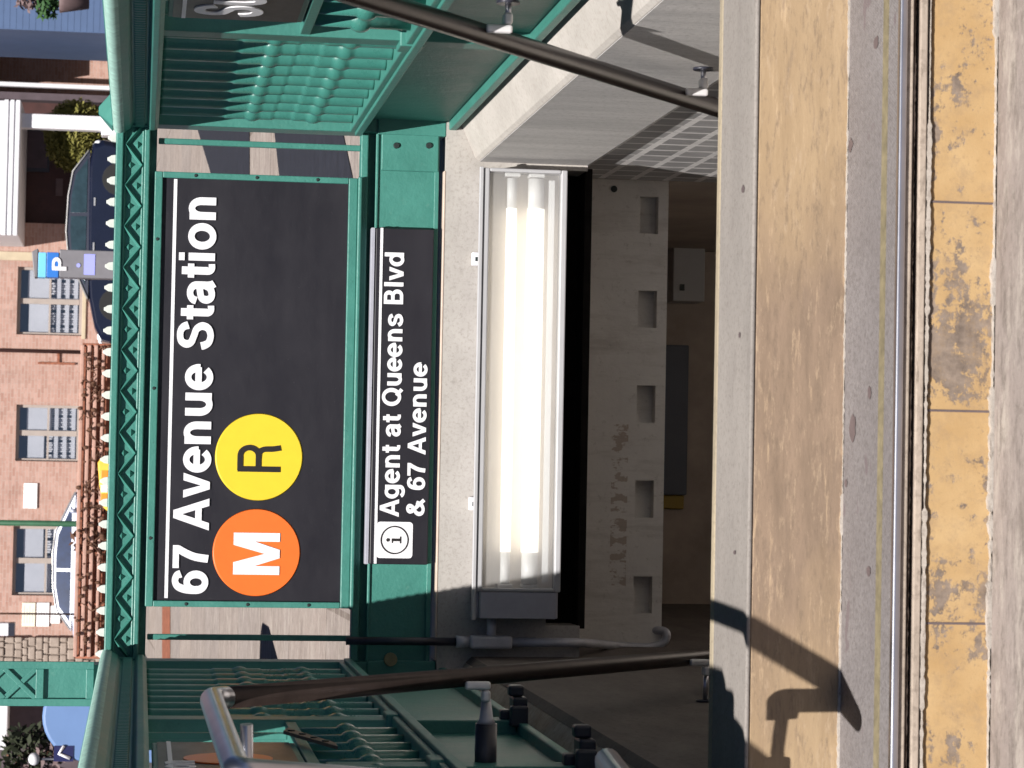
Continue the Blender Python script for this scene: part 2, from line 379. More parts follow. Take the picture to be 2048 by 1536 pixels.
# ------------------------------------------------------------------ mesh helpers
class MB:
    def __init__(s): s.v = []; s.f = []; s.smooth = set()
    def add(s, vs, fs, smooth=False):
        o = len(s.v); s.v += [Vector(v) for v in vs]
        for f in fs:
            if smooth: s.smooth.add(len(s.f))
            s.f.append([i+o for i in f])
        return s
    def box(s, x0, x1, y0, y1, z0, z1):
        return s.add([(x0,y0,z0),(x1,y0,z0),(x1,y1,z0),(x0,y1,z0),(x0,y0,z1),(x1,y0,z1),(x1,y1,z1),(x0,y1,z1)],
                     [(3,2,1,0),(4,5,6,7),(0,1,5,4),(1,2,6,5),(2,3,7,6),(3,0,4,7)])
    def prism(s, pts, axis, a, b):
        """polygon of 2D points extruded along axis: 'x' (pts=y,z), 'y' (pts=x,z), 'z' (pts=x,y)"""
        n = len(pts)
        def mk(p, t):
            return {'x': (t, p[0], p[1]), 'y': (p[0], t, p[1]), 'z': (p[0], p[1], t)}[axis]
        vs = [mk(p, a) for p in pts] + [mk(p, b) for p in pts]
        fs = [tuple(range(n)), tuple(range(2*n-1, n-1, -1))]
        fs += [(i, i+n, (i+1) % n+n, (i+1) % n) for i in range(n)]
        return s.add(vs, fs)
    def tube(s, pts, r, n=10, caps=True):
        pts = [Vector(p) for p in pts]; rs = r if isinstance(r, (list, tuple)) else [r]*len(pts)
        vs = []; up = None
        for i, p in enumerate(pts):
            d = (pts[min(i+1, len(pts)-1)] - pts[max(i-1, 0)]).normalized()
            if up is None:
                up = Vector((0, 0, 1)) if abs(d.z) < .9 else Vector((1, 0, 0))
            a = d.cross(up).normalized(); up = a.cross(d).normalized()
            for k in range(n):
                t = 2*math.pi*k/n
                vs.append(p + (a*math.cos(t) + up*math.sin(t))*rs[i])
        fs = []
        for i in range(len(pts)-1):
            for k in range(n):
                fs.append((i*n+k, i*n+(k+1) % n, (i+1)*n+(k+1) % n, (i+1)*n+k))
        s.add(vs, fs, True)
        if caps:
            o = len(s.v)-len(vs)
            s.f.append([o+k for k in range(n-1, -1, -1)]); s.f.append([o+(len(pts)-1)*n+k for k in range(n)])
        return s
    def lathe(s, prof, c, axis='z', n=12):
        """prof = [(r, t)] along axis from centre c"""
        vs = []
        for r, t in prof:
            for k in range(n):
                a = 2*math.pi*k/n; p, q = r*math.cos(a), r*math.sin(a)
                vs.append({'z': (c[0]+p, c[1]+q, c[2]+t), 'y': (c[0]+p, c[1]+t, c[2]+q), 'x': (c[0]+t, c[1]+p, c[2]+q)}[axis])
        fs = []
        for i in range(len(prof)-1):
            for k in range(n): fs.append((i*n+k, i*n+(k+1) % n, (i+1)*n+(k+1) % n, (i+1)*n+k))
        s.add(vs, fs, True)
        o = len(s.v)-len(vs)
        s.f.append([o+k for k in range(n-1, -1, -1)]); s.f.append([o+(len(prof)-1)*n+k for k in range(n)])
        return s
    def sphere(s, c, r, n=10, m=6, sq=(1, 1, 1)):
        pr = [(max(1e-4, r*math.sin(math.pi*i/m)), -r*math.cos(math.pi*i/m)) for i in range(m+1)]
        vs = []
        for a, t in pr:
            for k in range(n):
                g = 2*math.pi*k/n; vs.append((c[0]+a*math.cos(g)*sq[0], c[1]+a*math.sin(g)*sq[1], c[2]+t*sq[2]))
        fs = [(i*n+k, i*n+(k+1) % n, (i+1)*n+(k+1) % n, (i+1)*n+k) for i in range(m) for k in range(n)]
        return s.add(vs, fs, True)
def smooth_path(pts, r=.08, n=6):
    pts = [Vector(p) for p in pts]; out = [pts[0]]
    for a, b, c in zip(pts, pts[1:], pts[2:]):
        d1 = min(r, (a-b).length*.48); d2 = min(r, (c-b).length*.48)
        p = b+(a-b).normalized()*d1; q = b+(c-b).normalized()*d2
        for i in range(n+1):
            t = i/n; out.append(p*(1-t)**2 + b*2*t*(1-t) + q*t*t)
    out.append(pts[-1]); return out

def tag(o, label=None, cat=None, group=None, kind=None):
    if label: o['label'] = label
    if cat: o['category'] = cat
    if group: o['group'] = group
    if kind: o['kind'] = kind
    return o
def wloc(o):
    v = Vector(o.location)
    while o.parent: o = o.parent; v += Vector(o.location)
    return v
def build(mb, name, mat, parent=None, bevel=0, seg=2, base=None):
    me = bpy.data.meshes.new(name)
    off = wloc(parent) if parent else Vector(base or (0, 0, 0))
    me.from_pydata([v-off for v in mb.v], [], mb.f)
    bm = bmesh.new(); bm.from_mesh(me); bmesh.ops.recalc_face_normals(bm, faces=bm.faces); bm.to_mesh(me); bm.free()
    for i, p in enumerate(me.polygons):
        if i in mb.smooth: p.use_smooth = True
    me.materials.append(MT[mat] if isinstance(mat, str) else mat)
    o = bpy.data.objects.new(name, me); COL.objects.link(o)
    if parent: o.parent = parent
    else: o.location = off
    if bevel:
        b = o.modifiers.new('bevel', 'BEVEL'); b.width = bevel; b.segments = seg; b.limit_method = 'ANGLE'; b.angle_limit = math.radians(40)
    return o
def thing(name, label, cat, base, group=None):
    o = bpy.data.objects.new(name, None); COL.objects.link(o); o.location = base; o.empty_display_size = .1
    return tag(o, label, cat, group)
def bx(*a): return MB().box(*a)
def copy_tree(o, d, parent=None):
    c = o.copy(); COL.objects.link(c)
    if parent: c.parent = parent
    else: c.location = Vector(o.location)+Vector(d)
    for ch in list(o.children): copy_tree(ch, d, c)
    return c

# ------------------------------------------------------------------ lettering (stroke built grotesque)
def arc(cx, cy, rx, ry, a0, a1, n=18):
    return [(cx+rx*math.cos(math.radians(a0+(a1-a0)*i/n)), cy+ry*math.sin(math.radians(a0+(a1-a0)*i/n))) for i in range(n+1)]
def cat(pts, n=6):
    out = []
    P = [pts[0]]+list(pts)+[pts[-1]]
    for i in range(1, len(P)-2):
        p0, p1, p2, p3 = P[i-1], P[i], P[i+1], P[i+2]
        for k in range(n):
            t = k/n
            out.append(tuple(.5*((2*p1[j])+(-p0[j]+p2[j])*t+(2*p0[j]-5*p1[j]+4*p2[j]-p3[j])*t*t+(-p0[j]+3*p1[j]-3*p2[j]+p3[j])*t**3) for j in (0, 1)))
    out.append(pts[-1]); return out
# each glyph: (advance, [strokes], [polygons]); a stroke is a centre line, polygons are explicit
SS = cat([(.555,.50),(.52,.59),(.44,.65),(.325,.665),(.205,.635),(.145,.535),(.19,.44),(.33,.385),(.47,.335),(.54,.22),(.485,.10),(.34,.052),(.195,.085),(.125,.17),(.105,.24)])
ss = cat([(.455,.375),(.42,.445),(.335,.482),(.24,.485),(.145,.44),(.125,.37),(.18,.305),(.29,.272),(.40,.235),(.445,.15),(.40,.075),(.28,.042),(.155,.075),(.095,.165)])
G = {
 ' ': (.29, [], []),
 'o': (.61, [arc(.305,.265,.205,.22,0,360,30)], []),
 'n': (.61, [[(.14,0),(.14,.53)], [(.14,.24)]+arc(.30,.29,.16,.195,180,0,14)+[(.46,0)]], []),
 'u': (.61, [[(.47,0),(.47,.53)], [(.14,.53)]+arc(.305,.24,.165,.195,180,360,14)], []),
 'e': (.565, [[(.10,.275),(.50,.275)], [(.485,.24)]+arc(.285,.265,.20,.22,0,322,28)], []),
 'a': (.57, [[(.095,.355)]+arc(.265,.36,.165,.125,172,0,12)+[(.43,.12),(.445,.05),(.475,0)], cat([(.43,.305),(.30,.285),(.16,.25),(.115,.15),(.165,.065),(.26,.048),(.37,.09),(.43,.18)])], []),
 't': (.335, [[(.175,.66),(.175,.14)]+arc(.255,.13,.08,.075,190,275,6)+[(.325,.058)], [(.02,.475),(.325,.475)]], []),
 'i': (.285, [[(.142,0),(.142,.53)], [(.142,.61),(.142,.725)]], []),
 'l': (.285, [[(.142,0),(.142,.72)]], []),
 'v': (.55, [], [[(.005,.53),(.17,.53),(.29,.13),(.275,0),(.195,0)], [(.545,.53),(.38,.53),(.26,.13),(.275,0),(.355,0)]]),
 'w': (.78, [], [[(.005,.53),(.155,.53),(.245,.14),(.24,0),(.16,0)], [(.315,.53),(.40,.53),(.30,.0),(.20,.0)], [(.465,.53),(.38,.53),(.48,.0),(.58,.0)], [(.775,.53),(.625,.53),(.535,.14),(.54,0),(.62,0)]]),
 'y': (.55, [[(.30,.06),(.255,-.08),(.19,-.145),(.08,-.135)]], [[(.005,.53),(.17,.53),(.30,.13),(.285,0),(.205,0)], [(.545,.53),(.38,.53),(.25,.06),(.28,-.05),(.345,0)]]),
 'g': (.61, [arc(.285,.275,.19,.21,0,360,26), [(.475,.53),(.475,.0)]+arc(.30,-.03,.175,.12,0,-165,12)], []),
 'd': (.61, [arc(.285,.265,.19,.22,0,360,26), [(.475,0),(.475,.72)]], []),
 'b': (.61, [arc(.325,.265,.19,.22,0,360,26), [(.14,0),(.14,.72)]], []),
 's': (.55, [ss], []), 'S': (.66, [SS], []),
 '6': (.556, [cat([(.465,.54),(.425,.62),(.315,.655),(.20,.605),(.135,.47),(.115,.30),(.125,.2)]), arc(.285,.235,.17,.185,0,360,26)], []),
 '7': (.556, [cat([(.455,.62),(.36,.46),(.275,.26),(.235,0)])], [[(.03,.71),(.525,.71),(.525,.59),(.03,.585)]]),
 'A': (.70, [[(.17,.215),(.53,.215)]], [[(.005,0),(.165,0),(.37,.60),(.44,.72),(.265,.72)], [(.695,0),(.535,0),(.33,.60),(.26,.72),(.435,.72)]]),
 'M': (.84, [], [[(.07,0),(.215,0),(.215,.72),(.07,.72)], [(.77,0),(.625,0),(.625,.72),(.77,.72)], [(.10,.72),(.275,.72),(.49,0),(.35,0)], [(.74,.72),(.565,.72),(.35,0),(.49,0)]]),
 'r': (.71, [[(.145,0),(.145,.72)], [(.12,.679),(.40,.679)]+arc(.40,.525,.155,.154,90,-90,16)+[(.145,.371)], cat([(.36,.371),(.47,.355),(.525,.28),(.535,.13),(.56,.0)])], []),
 'R': (.71, [[(.145,0),(.145,.72)], [(.145,.66),(.40,.66)]+arc(.40,.51,.155,.15,90,-90,14)+[(.145,.36)], cat([(.38,.36),(.49,.33),(.535,.24),(.545,.10),(.575,.0)])], []),
 'Q': (.77, [arc(.385,.36,.275,.30,0,360,34), [(.45,.18),(.69,-.02)]], []),
 'B': (.70, [[(.145,0),(.145,.72)], [(.145,.66),(.38,.66)]+arc(.38,.525,.135,.135,90,-90,12)+[(.145,.39)], [(.145,.38),(.40,.38)]+arc(.40,.22,.165,.16,90,-90,12)+[(.145,.06)]], []),
 '&': (.72, [[(.66,.02),(.22,.50)], cat([(.235,.485),(.205,.57),(.245,.645),(.325,.672),(.405,.635),(.42,.56),(.375,.48),(.24,.39),(.15,.31),(.115,.205),(.16,.10),(.27,.052),(.40,.08),(.50,.18),(.555,.33)])], []),
 'P': (.68, [[(.145,0),(.145,.72)], [(.145,.66),(.39,.66)]+arc(.39,.50,.16,.16,90,-90,14)+[(.145,.34)]], []),
}
def text_mesh(mb, txt, x0, y, z0, width, cap, depth=.003, ws=.15, wh=.118, place=None, dirn=None):
    """txt in the XZ plane facing -Y; starts at x0, fits width, cap height cap"""
    tot = sum(G[c][0] for c in txt); k = cap/.72; kx = width/tot
    place = place or (lambda a, d, b: (x0+a, y-d, z0+b))
    pen = 0; lay = 0
    for c in txt:
        adv, strokes, polys = G[c]
        for st in strokes:
            st = [p for q_, p in enumerate(st) if q_ == 0 or math.dist(p, st[q_-1]) > 1e-5]
            n = len(st); L = []; Rr = []
            closed = (Vector(st[0])-Vector(st[-1])).length < 1e-6
            for i in range(n):
                if closed: a, b = st[(i-1) if i else n-2], st[(i+1) if i < n-1 else 1]
                else: a, b = st[max(0, i-1)], st[min(n-1, i+1)]
                d = (Vector(b)-Vector(a))
                m = 1.0
                if not closed and 0 < i < n-1:
                    e1 = (Vector(st[i])-Vector(a)).normalized(); e2 = (Vector(b)-Vector(st[i])).normalized()
                    m = min(1.4, 1/max(.5, math.sqrt(max(0, (1+e1.dot(e2))/2)))); d = e1+e2
                if d.length < 1e-9: d = Vector((1, 0))
                d = d.normalized()
                w = math.hypot(ws*d.y, wh*d.x)*.5*m
                L.append((st[i][0]-d.y*w, st[i][1]+d.x*w)); Rr.append((st[i][0]+d.y*w, st[i][1]-d.x*w))
            z = depth+.00012*(lay % 9); lay += 1
            vs = []
            for p, q in zip(L, Rr):
                for (g, h), dd in ((p, 0), (q, 0), (p, z), (q, z)): vs.append(place((pen+g)*kx, dd, h*k))
            fs = []
            for i in range(n-1):
                a, b = 4*i, 4*i+4
                fs += [(a+2, a+3, b+3, b+2), (a, a+2, b+2, b), (a+1, b+1, b+3, a+3)]
            fs += [(0, 1, 3, 2), (4*n-4, 4*n-2, 4*n-1, 4*n-3)]
            mb.add(vs, fs)
        for pl in polys:
            z = depth+.00012*(lay % 9); lay += 1
            n = len(pl)
            vs = [place((pen+g)*kx, 0, h*k) for g, h in pl]+[place((pen+g)*kx, z, h*k) for g, h in pl]
            mb.add(vs, [tuple(range(n, 2*n))]+[(i, (i+1) % n, (i+1) % n+n, i+n) for i in range(n)])
        pen += adv
    return mb

# ================================================================== world and light
w = bpy.data.worlds.new('World'); sc.world = w; w.use_nodes = True
sd = Vector((1, 4.27, -5.3)).normalized()
elev = math.asin(-sd.z); az = math.atan2(-sd.x, -sd.y)     # where the sun stands (towards it)
sky = w.node_tree.nodes.new('ShaderNodeTexSky'); sky.sky_type = 'NISHITA'; sky.sun_disc = False; sky.air_density = .2; sky.dust_density = .15
sky.sun_elevation = elev; sky.sun_rotation = az
bg = w.node_tree.nodes['Background']; bg.inputs[1].default_value = .05
w.node_tree.links.new(sky.outputs[0], bg.inputs[0])
sun = bpy.data.lights.new('sun', 'SUN'); sun.energy = 5.0; sun.angle = math.radians(.5); sun.color = (1, .965, .92)
so = bpy.data.objects.new('sun', sun); COL.objects.link(so)
so.rotation_euler = sd.to_track_quat('-Z', 'Y').to_euler(); so.location = (-3, -8, 12)
sc.view_settings.view_transform = 'Standard'; sc.view_settings.look = 'None'; sc.view_settings.gamma = 1
sc.view_settings.exposure = 0.74

# ================================================================== setting: ground
FY = 8.26
XR, XL = 1.018, -.632            # inner faces of the stair walls
FXR, FXL = 1.15, -.70            # fence centre planes
def gz(Y):
    if Y <= 4.27: return 0.
    if Y <= 9.2: return .30*(Y-4.27)/4.93
    if Y <= 75: return .30+.0368*(Y-9.2)
    return .30+.0368*65.8
g = MB()
ys = [-30, -5, 4.27, 8.75, 9.2, 14, 25, 40, 60, 75, 140, 900]
hx0, hx1 = XL-.2, XR+.24
for a, b in zip(ys, ys[1:]):
    cols = [(-900, hx0), (hx0, hx1), (hx1, 900)]
    for i, (c, d) in enumerate(cols):
        if i == 1 and a >= 4.27-1e-6 and b <= 8.75+1e-6: continue
        g.add([(c, a, gz(a)), (d, a, gz(a)), (d, b, gz(b)), (c, b, gz(b))], [(0, 1, 2, 3)])
tag(build(g, 'ground', 'ground'), kind='structure')
r = MB()
def strip(x0, x1, y0, y1):
    yy = [y0]+[v for v in ys if y0 < v < y1]+[y1]
    for a, b in zip(yy, yy[1:]):
        r.add([(x0, a, gz(a)+.006), (x1, a, gz(a)+.006), (x1, b, gz(b)+.006), (x0, b, gz(b)+.006)], [(0, 1, 2, 3)])
strip(-300, 300, 46, 60); strip(-300, -2.9, 1.2, 46); strip(8, 300, 1.2, 46); strip(-300, 300, -300 if 0 else -30, 1.2)
tag(build(r, 'road', 'asphalt'), kind='structure')
# invented dark patches on the pavement, standing in for shade behind the fence
pm = MB()
def gpt(px, py):
    lo, hi = 9., 74.
    for _ in range(50):
        m = (lo+hi)/2
        if at(px, py, m).z > gz(m): lo = m
        else: hi = m
    p = at(px, py, lo); return (p.x, p.y, gz(lo)+.005)
pm.add([gpt(392, 246), gpt(500, 246), gpt(500, 372), gpt(430, 372)], [(0, 1, 2, 3)])
pm.add([gpt(548, 246), gpt(683, 246), gpt(706, 352), gpt(706, 372), gpt(562, 372)], [(0, 1, 2, 3, 4)])
tag(build(pm, 'painted_shade_patch', 'patch'), kind='structure')
pk = MB()
pk.add([gpt(325, 1345), gpt(325, 1200), gpt(341, 1200), gpt(341, 1345)], [(0, 1, 2, 3)])
tag(build(pk, 'brown_gutter', 'rust'), kind='structure')

# ================================================================== setting: steps
PY0, PY1 = 4.603, 4.872
SF = 4.283                      # front of the lowest riser
Z1, Z2 = .180, .364
SX0, SX1 = XL-.6, XR+.6
s = thing('entrance_steps', None, None, (0.2, SF, 0)); s['kind'] = 'structure'
build(bx(SX0, SX1, SF, PY0, -.05, .1204), 'painted_riser', 'yellow_riser', s, .006)
for py_ in (405, 822, 1247):
    x = at(1915, py_, SF).x; build(bx(x-.002, x+.002, SF-.0015, SF+.001, .0, .1195), 'joint', 'gum', s)
# ragged mortar edges under and over the yellow band
def ragged(z0, z1, y0, amp, n=420, seed=1):
    rnd = random.Random(seed); run = .8; mb = MB(); top = []; bot = []
    for i in range(n+1):
        x = SX0+(SX1-SX0)*i/n
        run = run if rnd.random() < .93 else rnd.choice((.05, .3, .6, .9, 1.)); k = max(.04, run+rnd.gauss(0, .16)); zc = (z0+z1)/2
        top.append((x, zc+(z1-z0)/2*k+rnd.uniform(-amp, amp))); bot.append((x, zc-(z1-z0)/2*k+rnd.uniform(-amp, amp)))
    vs = []
    for (x, a), (_, b) in zip(top, bot): vs += [(x, y0, a), (x, y0, b), (x, y0+.02, a), (x, y0+.02, b)]
    fs = []
    for i in range(n):
        a, b = 4*i, 4*i+4
        fs += [(a, a+1, b+1, b), (a, b, b+2, a+2), (a+1, a+3, b+3, b+1)]
    return mb.add(vs, fs)
build(ragged(.1195, .1275, SF-.007, .0006, seed=3), 'mortar_edge', 'chip', s)
build(ragged(-.004, .007, SF-.010, .0009, seed=4), 'mortar_edge', 'chip', s)
build(bx(SX0, SX1, SF-.007, PY0, .129, .1425), 'step_course', 'grimy_and_shaded', s, .002)
build(bx(SX0, SX1, SF+.012, PY0, .1425, .156), 'joint', 'crack_and_shade', s)
build(ragged(.1485, .1505, SF, .001, seed=9), 'joint_filler', 'grimy_and_shaded', s)
build(bx(SX0, SX1, SF-.010, PY0, .156, .168), 'step_course', 'grimy_and_shaded', s, .002)
build(bx(SX0, SX1, SF-.014, PY0, .168, Z1), 'step_tread', 'tread', s, .003)
build(bx(SX0, SX1, SF-.018, SF+.002, .169, Z1+.003), 'metal_nosing', 'steel', s, .0045, 3)
build(bx(SX0, SX1, 4.346, 4.376, Z1-.004, Z1+.0015), 'olive_line', plain('olive_grit', (.175, .145, .085), .8, 0, .35, 30, .3, 80), s)
build(bx(SX0, SX1, PY0, PY1-.02, Z1-.01, Z2-.008), 'painted_riser', 'tan', s, .004)
build(ragged(Z1-.002, Z1+.005, PY0-.004, .0006, seed=12), 'pale_edge', 'chip', s)
build(bx(SX0, SX1, PY0-.003, PY1, Z2-.008, Z2), 'step_tread', 'platform', s, .003)
build(bx(SX0, SX1, PY1, PY1+.03, Z2-.05, Z2+.001), 'edge_strip', 'edgepaint', s, .004)
def gum(px, py, rx, ry, Zt, seed):
    lo, hi = 4., 5.
    for _ in range(40):
        mY = (lo+hi)/2
        if at(px, py, mY).z > Zt: lo = mY
        else: hi = mY
    p = at(px, py, lo); rnd = random.Random(seed); n = 16
    vs = [(p.x+rx*math.cos(2*math.pi*k/n)*rnd.uniform(.75, 1.15), lo+ry*math.sin(2*math.pi*k/n)*rnd.uniform(.75, 1.15), Zt+.0012) for k in range(n)]
    build(MB().add(vs, [tuple(range(n))]), 'gum_spot', 'gum', s)
for k_, (px, py, rx, ry, Zt) in enumerate(((1706, 856, .025, .022, Z1), (1740, 785, .013, .012, Z1), (1702, 290, .013, .016, Z1), (1753, 85, .012, .016, Z1), (1738, 1142, .010, .014, Z1), (1693, 967, .008, .010, Z1), (1487, 378, .008, .012, Z2), (1480, 670, .006, .009, Z2), (1470, 1105, .005, .010, Z2))):
    gum(px, py, rx, ry, Zt, k_)
st = MB()
z, y = Z2, PY1+.03
for i in range(15):
    z -= .182; st.box(XL-.01, XR+.03, y, y+.30, z-.3, z); y += .262
st.box(XL-.6, XR+.6, y, 13, z-.4, z-.18)
LZ = z-.18
build(st, 'stair_flight', 'stair', s)

# ------------------------------------------------------------------ stair walls and stairwell
BY0 = 8.79
CZT = EYE-1.025   # top of the curb
t = thing('stair_wall', 'grey concrete stair wall in full sun with white jointed tiles low down', 'wall', (XR+.1, 6.5, CZT))
mb = MB(); mb.prism([(XR, EYE-1.466), (XR, EYE-1.10), (XR+.02, EYE-1.10), (XR+.02, EYE-1.466)], 'y', 4.61, FY)
build(mb, 'wall_face', 'wall', t)
mb = MB(); mb.prism([(XR, EYE-1.0995), (XR+.012, EYE-1.085), (XR+.145, CZT), (XR+.26, CZT), (XR+.26, -.5), (XR+.024, -.5), (XR+.024, EYE-1.0995)], 'y', 4.61, FY)
build(mb, 'coping', 'curb', t, .004)
build(bx(XR+.021, XR+.2, 4.875, BY0, LZ, EYE-1.467), 'tiled_face', 'tiles', t); build(bx(XR+.021, XR+.2, BY0+.001, 13, LZ, EYE-1.467), 'plain_face', 'dirty', t)
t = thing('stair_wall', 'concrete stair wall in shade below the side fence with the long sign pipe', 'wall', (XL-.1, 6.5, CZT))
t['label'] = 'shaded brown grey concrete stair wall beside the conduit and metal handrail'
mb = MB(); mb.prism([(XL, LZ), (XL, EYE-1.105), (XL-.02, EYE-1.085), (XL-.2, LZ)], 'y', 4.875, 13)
build(mb, 'wall_face', 'darkcon', t)  # this wall has its own darker colour, shade put into the paint
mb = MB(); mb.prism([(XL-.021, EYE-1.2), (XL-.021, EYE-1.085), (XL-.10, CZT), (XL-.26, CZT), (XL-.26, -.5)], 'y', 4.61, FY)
build(mb, 'coping', 'grimy_and_shaded', t, .004)  # shade painted in: this coping takes the darker step concrete
# lintel, beam, back wall
LT, LB = zx(884), zx(1168)
t = thing('stair_lintel', 'pale stained concrete lintel behind the long lit lamp', 'lintel', (.2, FY, LB))
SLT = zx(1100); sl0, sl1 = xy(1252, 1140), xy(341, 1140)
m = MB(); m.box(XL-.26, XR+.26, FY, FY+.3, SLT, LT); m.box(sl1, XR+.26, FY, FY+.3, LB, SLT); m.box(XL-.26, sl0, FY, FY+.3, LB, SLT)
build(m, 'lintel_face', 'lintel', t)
build(bx(sl0-.01, sl1+.01, FY+.16, FY+.28, LB-.02, SLT+.02), 'shade_slot_back', 'crack_and_shade', t); build(bx(sl0-.01, sl1+.01, FY+.02, FY+.159, LB-.02, LB+.004), 'shade_slot_floor', 'crack_and_shade', t)  # added slot, lined black to stand for the lamp's shadow
BY = 8.80
BB, BT = zx(1331, 768, BY), LB+.35
BEAM_MARK_Z = zx(1238, 1000, BY)
MT['beam'] = m_beam()
t = thing('ceiling_beam', 'shaded grey concrete beam with five square pockets above the dark stairs', 'beam', (.2, BY, BB))
off = Vector(t.location)
mb = MB()
# face with real pockets
hz0, hz1 = zx(1311, 768, BY), zx(1274, 768, BY)
xs = [XL-.02]
holes = []
for c in (1190, 998, 808, 618, 430):
    a, b = at(1290, c+37, BY).x, at(1290, c-37, BY).x
    holes.append((a, b)); xs += [a, b]
xs.append(XR+.03)
for i, (a, b) in enumerate(zip(xs, xs[1:])):
    if i % 2 == 0: mb.box(a, b, BY, BY+.25, hz0, hz1)
    else: mb.box(a, b, BY+.055, BY+.25, hz0, hz1)
mb.box(xs[0], xs[-1], BY, BY+.25, BB, hz0); mb.box(xs[0], xs[-1], BY, BY+.25, hz1, BT)
mtb = MT['beam']
# marks use world height, so shift the material's own origin by building with the beam at the origin
me = build(mb, 'beam_face', 'beam', None)
me.parent = t; me.location = -off
bh = at(1228, 378, BY)
build(MB().lathe([(.012, -.003), (.012, .01)], (bh.x, BY, bh.z), 'y', 12), 'bolt_hole', 'hole', t)
t = thing('tunnel', None, None, (.2, 11.5, LZ)); t['kind'] = 'structure'
build(bx(XL-.3, XR+.3, 11.6, 11.8, LZ-.2, BB+.3), 'back_wall', 'dirty', t)
build(bx(XL-.3, XR+.3, BY+.251, 11.8, BB+.05, BB+.3), 'ceiling', 'dirty', t)
build(bx(XL-.3, XR+.3, FY+.31, BY+.251, .1, .16), 'slab', 'dirty', t)

def wallpanel(name, label, catg, x0, x1, y0, y1, Y, mat, d=.06, bevel=.006):
    a, b = at(x1, y1, Y), at(x0, y0, Y)
    c = thing(name, label, catg, (a.x, Y, a.z))
    build(bx(min(a.x, b.x), max(a.x, b.x), Y-d, Y, a.z, b.z), 'body', mat, c, bevel)
    return c
c = wallpanel('wall_cabinet', 'small white metal cabinet on the dark stair tunnel wall', 'cabinet', 1334, 1394, 428, 608, 11.6, 'fixwhite', .16)
k = at(1364, 575, 11.44); build(bx(k.x-.015, k.x+.015, 11.43, 11.44, k.z-.01, k.z+.01), 'keyhole', 'hole', c)
wallpanel('notice_board', 'dull blue grey board on the dark stair tunnel wall', 'board', 1320, 1370, 690, 990, 11.6, 'bluegrey', .04)
wallpanel('warning_tag', 'small dull yellow tag beside the blue grey tunnel board', 'tag', 1325, 1366, 990, 1018, 11.6, 'yellowtag', .02)
for i, (yy, lab) in enumerate(((1228, 'upper thin grey pipe at the dark end of the tunnel'), (1262, 'thin grey pipe nearest the tunnel corner by the conduit'))):
    p = at(1375, yy, 11.3)
    o = build(MB().tube([(p.x, 11.4, LZ), (p.x, 11.4, BB+.1)], .022, 10), 'wall_pipe', 'dirty', None, base=(p.x, 11.4, LZ)); tag(o, ('first' if i == 0 else 'second') + ' thin pipe from the cabinet side on the dark tunnel wall', 'pipe', 'tunnel pipes')

# ================================================================== back fence
GR = 'green'
DY = FY+.05; FP = FY+.09
t = thing('stair_fence', 'green iron fence across the stairhead carrying the big station sign', 'fence', (.22, FY, LT))
RX0, RX1 = FXL+.045, FXR-.045
rt, rb = zx(221), zx(289)
Yf = FY+.07
RAILW = .075
tr = build(bx(RX0, RX1, Yf-.028, Yf+.05, rb+.008, rt-.010), 'top_rail', GR, t)
m = MB()
m.box(RX0, RX1, Yf-.052, Yf+.06, rt-.024, rt); m.box(RX0, RX1, Yf-.052, Yf+.06, rb, rb+.018)
m.box(RX0, RX1, Yf-.040, Yf-.027, rt-.034, rt-.024); m.box(RX0, RX1, Yf-.040, Yf-.027, rb+.018, rb+.026)
build(m, 'rail_flange', GR, tr, .004)
# zigzag lattice with small diamonds, cast on the rail
m = MB(); z0, z1 = rb+.024, rt-.032; n = 26; dx = (RX1-RX0)/n; hw = .007
for i in range(n):
    a = RX0+i*dx; b = a+dx; p, q = (z0, z1) if i % 2 == 0 else (z1, z0)
    d = Vector((b-a, q-p)).normalized(); nx, nz = -d.y*hw, d.x*hw
    P = [(a+nx, p+nz), (a-nx, p-nz), (b-nx, q-nz), (b+nx, q+nz)]
    yb, yt = Yf-.029, Yf-.046
    v = [(x, yb, zz) for x, zz in P]
    mid = [(a, yt, p), (b, yt, q)]
    m.add(v+mid, [(0, 4, 5, 3), (1, 2, 5, 4), (0, 1, 4), (2, 3, 5)])
    cx, cz = (a+b)/2+(.0 if 0 else 0), z1-.012 if i % 2 == 0 else z0+.012
    # diamond in every other triangle
    xx = b if i % 2 == 0 else b
    zz = (z0+.016) if i % 2 == 0 else (z1-.016)
    m.add([(xx-.012, yb, zz), (xx, yb, zz+.013), (xx+.012, yb, zz), (xx, yb, zz-.013), (xx, yt+.004, zz)], [(0, 1, 4), (1, 2, 4), (2, 3, 4), (3, 0, 4)])
build(m, 'lattice', GR, tr)
m0 = MB().prism([(-.014, 0), (.014, 0), (.012, .014), (.006, .023), (.005, .027), (-.005, .027), (-.006, .023), (-.012, .014)], 'y', -.012, .012)
pitch = .0705; nt = int((RX1-RX0)/pitch)
f0 = None
for i in range(nt+1):
    x = RX0+.02+i*pitch
    if x > RX1-.015: break
    if f0 is None:
        f0 = MB(); f0.v = [v+Vector((x, Yf-.03, rt)) for v in m0.v]; f0.f = m0.f
        f0 = build(f0, 'finial', 'tooth', tr, .0015); first = x
    else:
        c = f0.copy(); COL.objects.link(c); c.location = (x-first, 0, 0)
# recessed plate under rail and under the sign (in their shade)
GZ0 = zx(742)
build(bx(RX0, RX1, Yf+.012, Yf+.03, zx(303), rb+.004), 'upper_plate', GR, t)
z_fb, z_ft = zx(712), zx(306)
build(bx(RX0, RX1, Yf+.012, Yf+.03, GZ0-.02, zx(727)), 'lower_plate', GR, t)
build(bx(RX0, RX1, Yf-.03, Yf+.03, zx(727), zx(712)), 'bottom_rail', GR, t, .004)
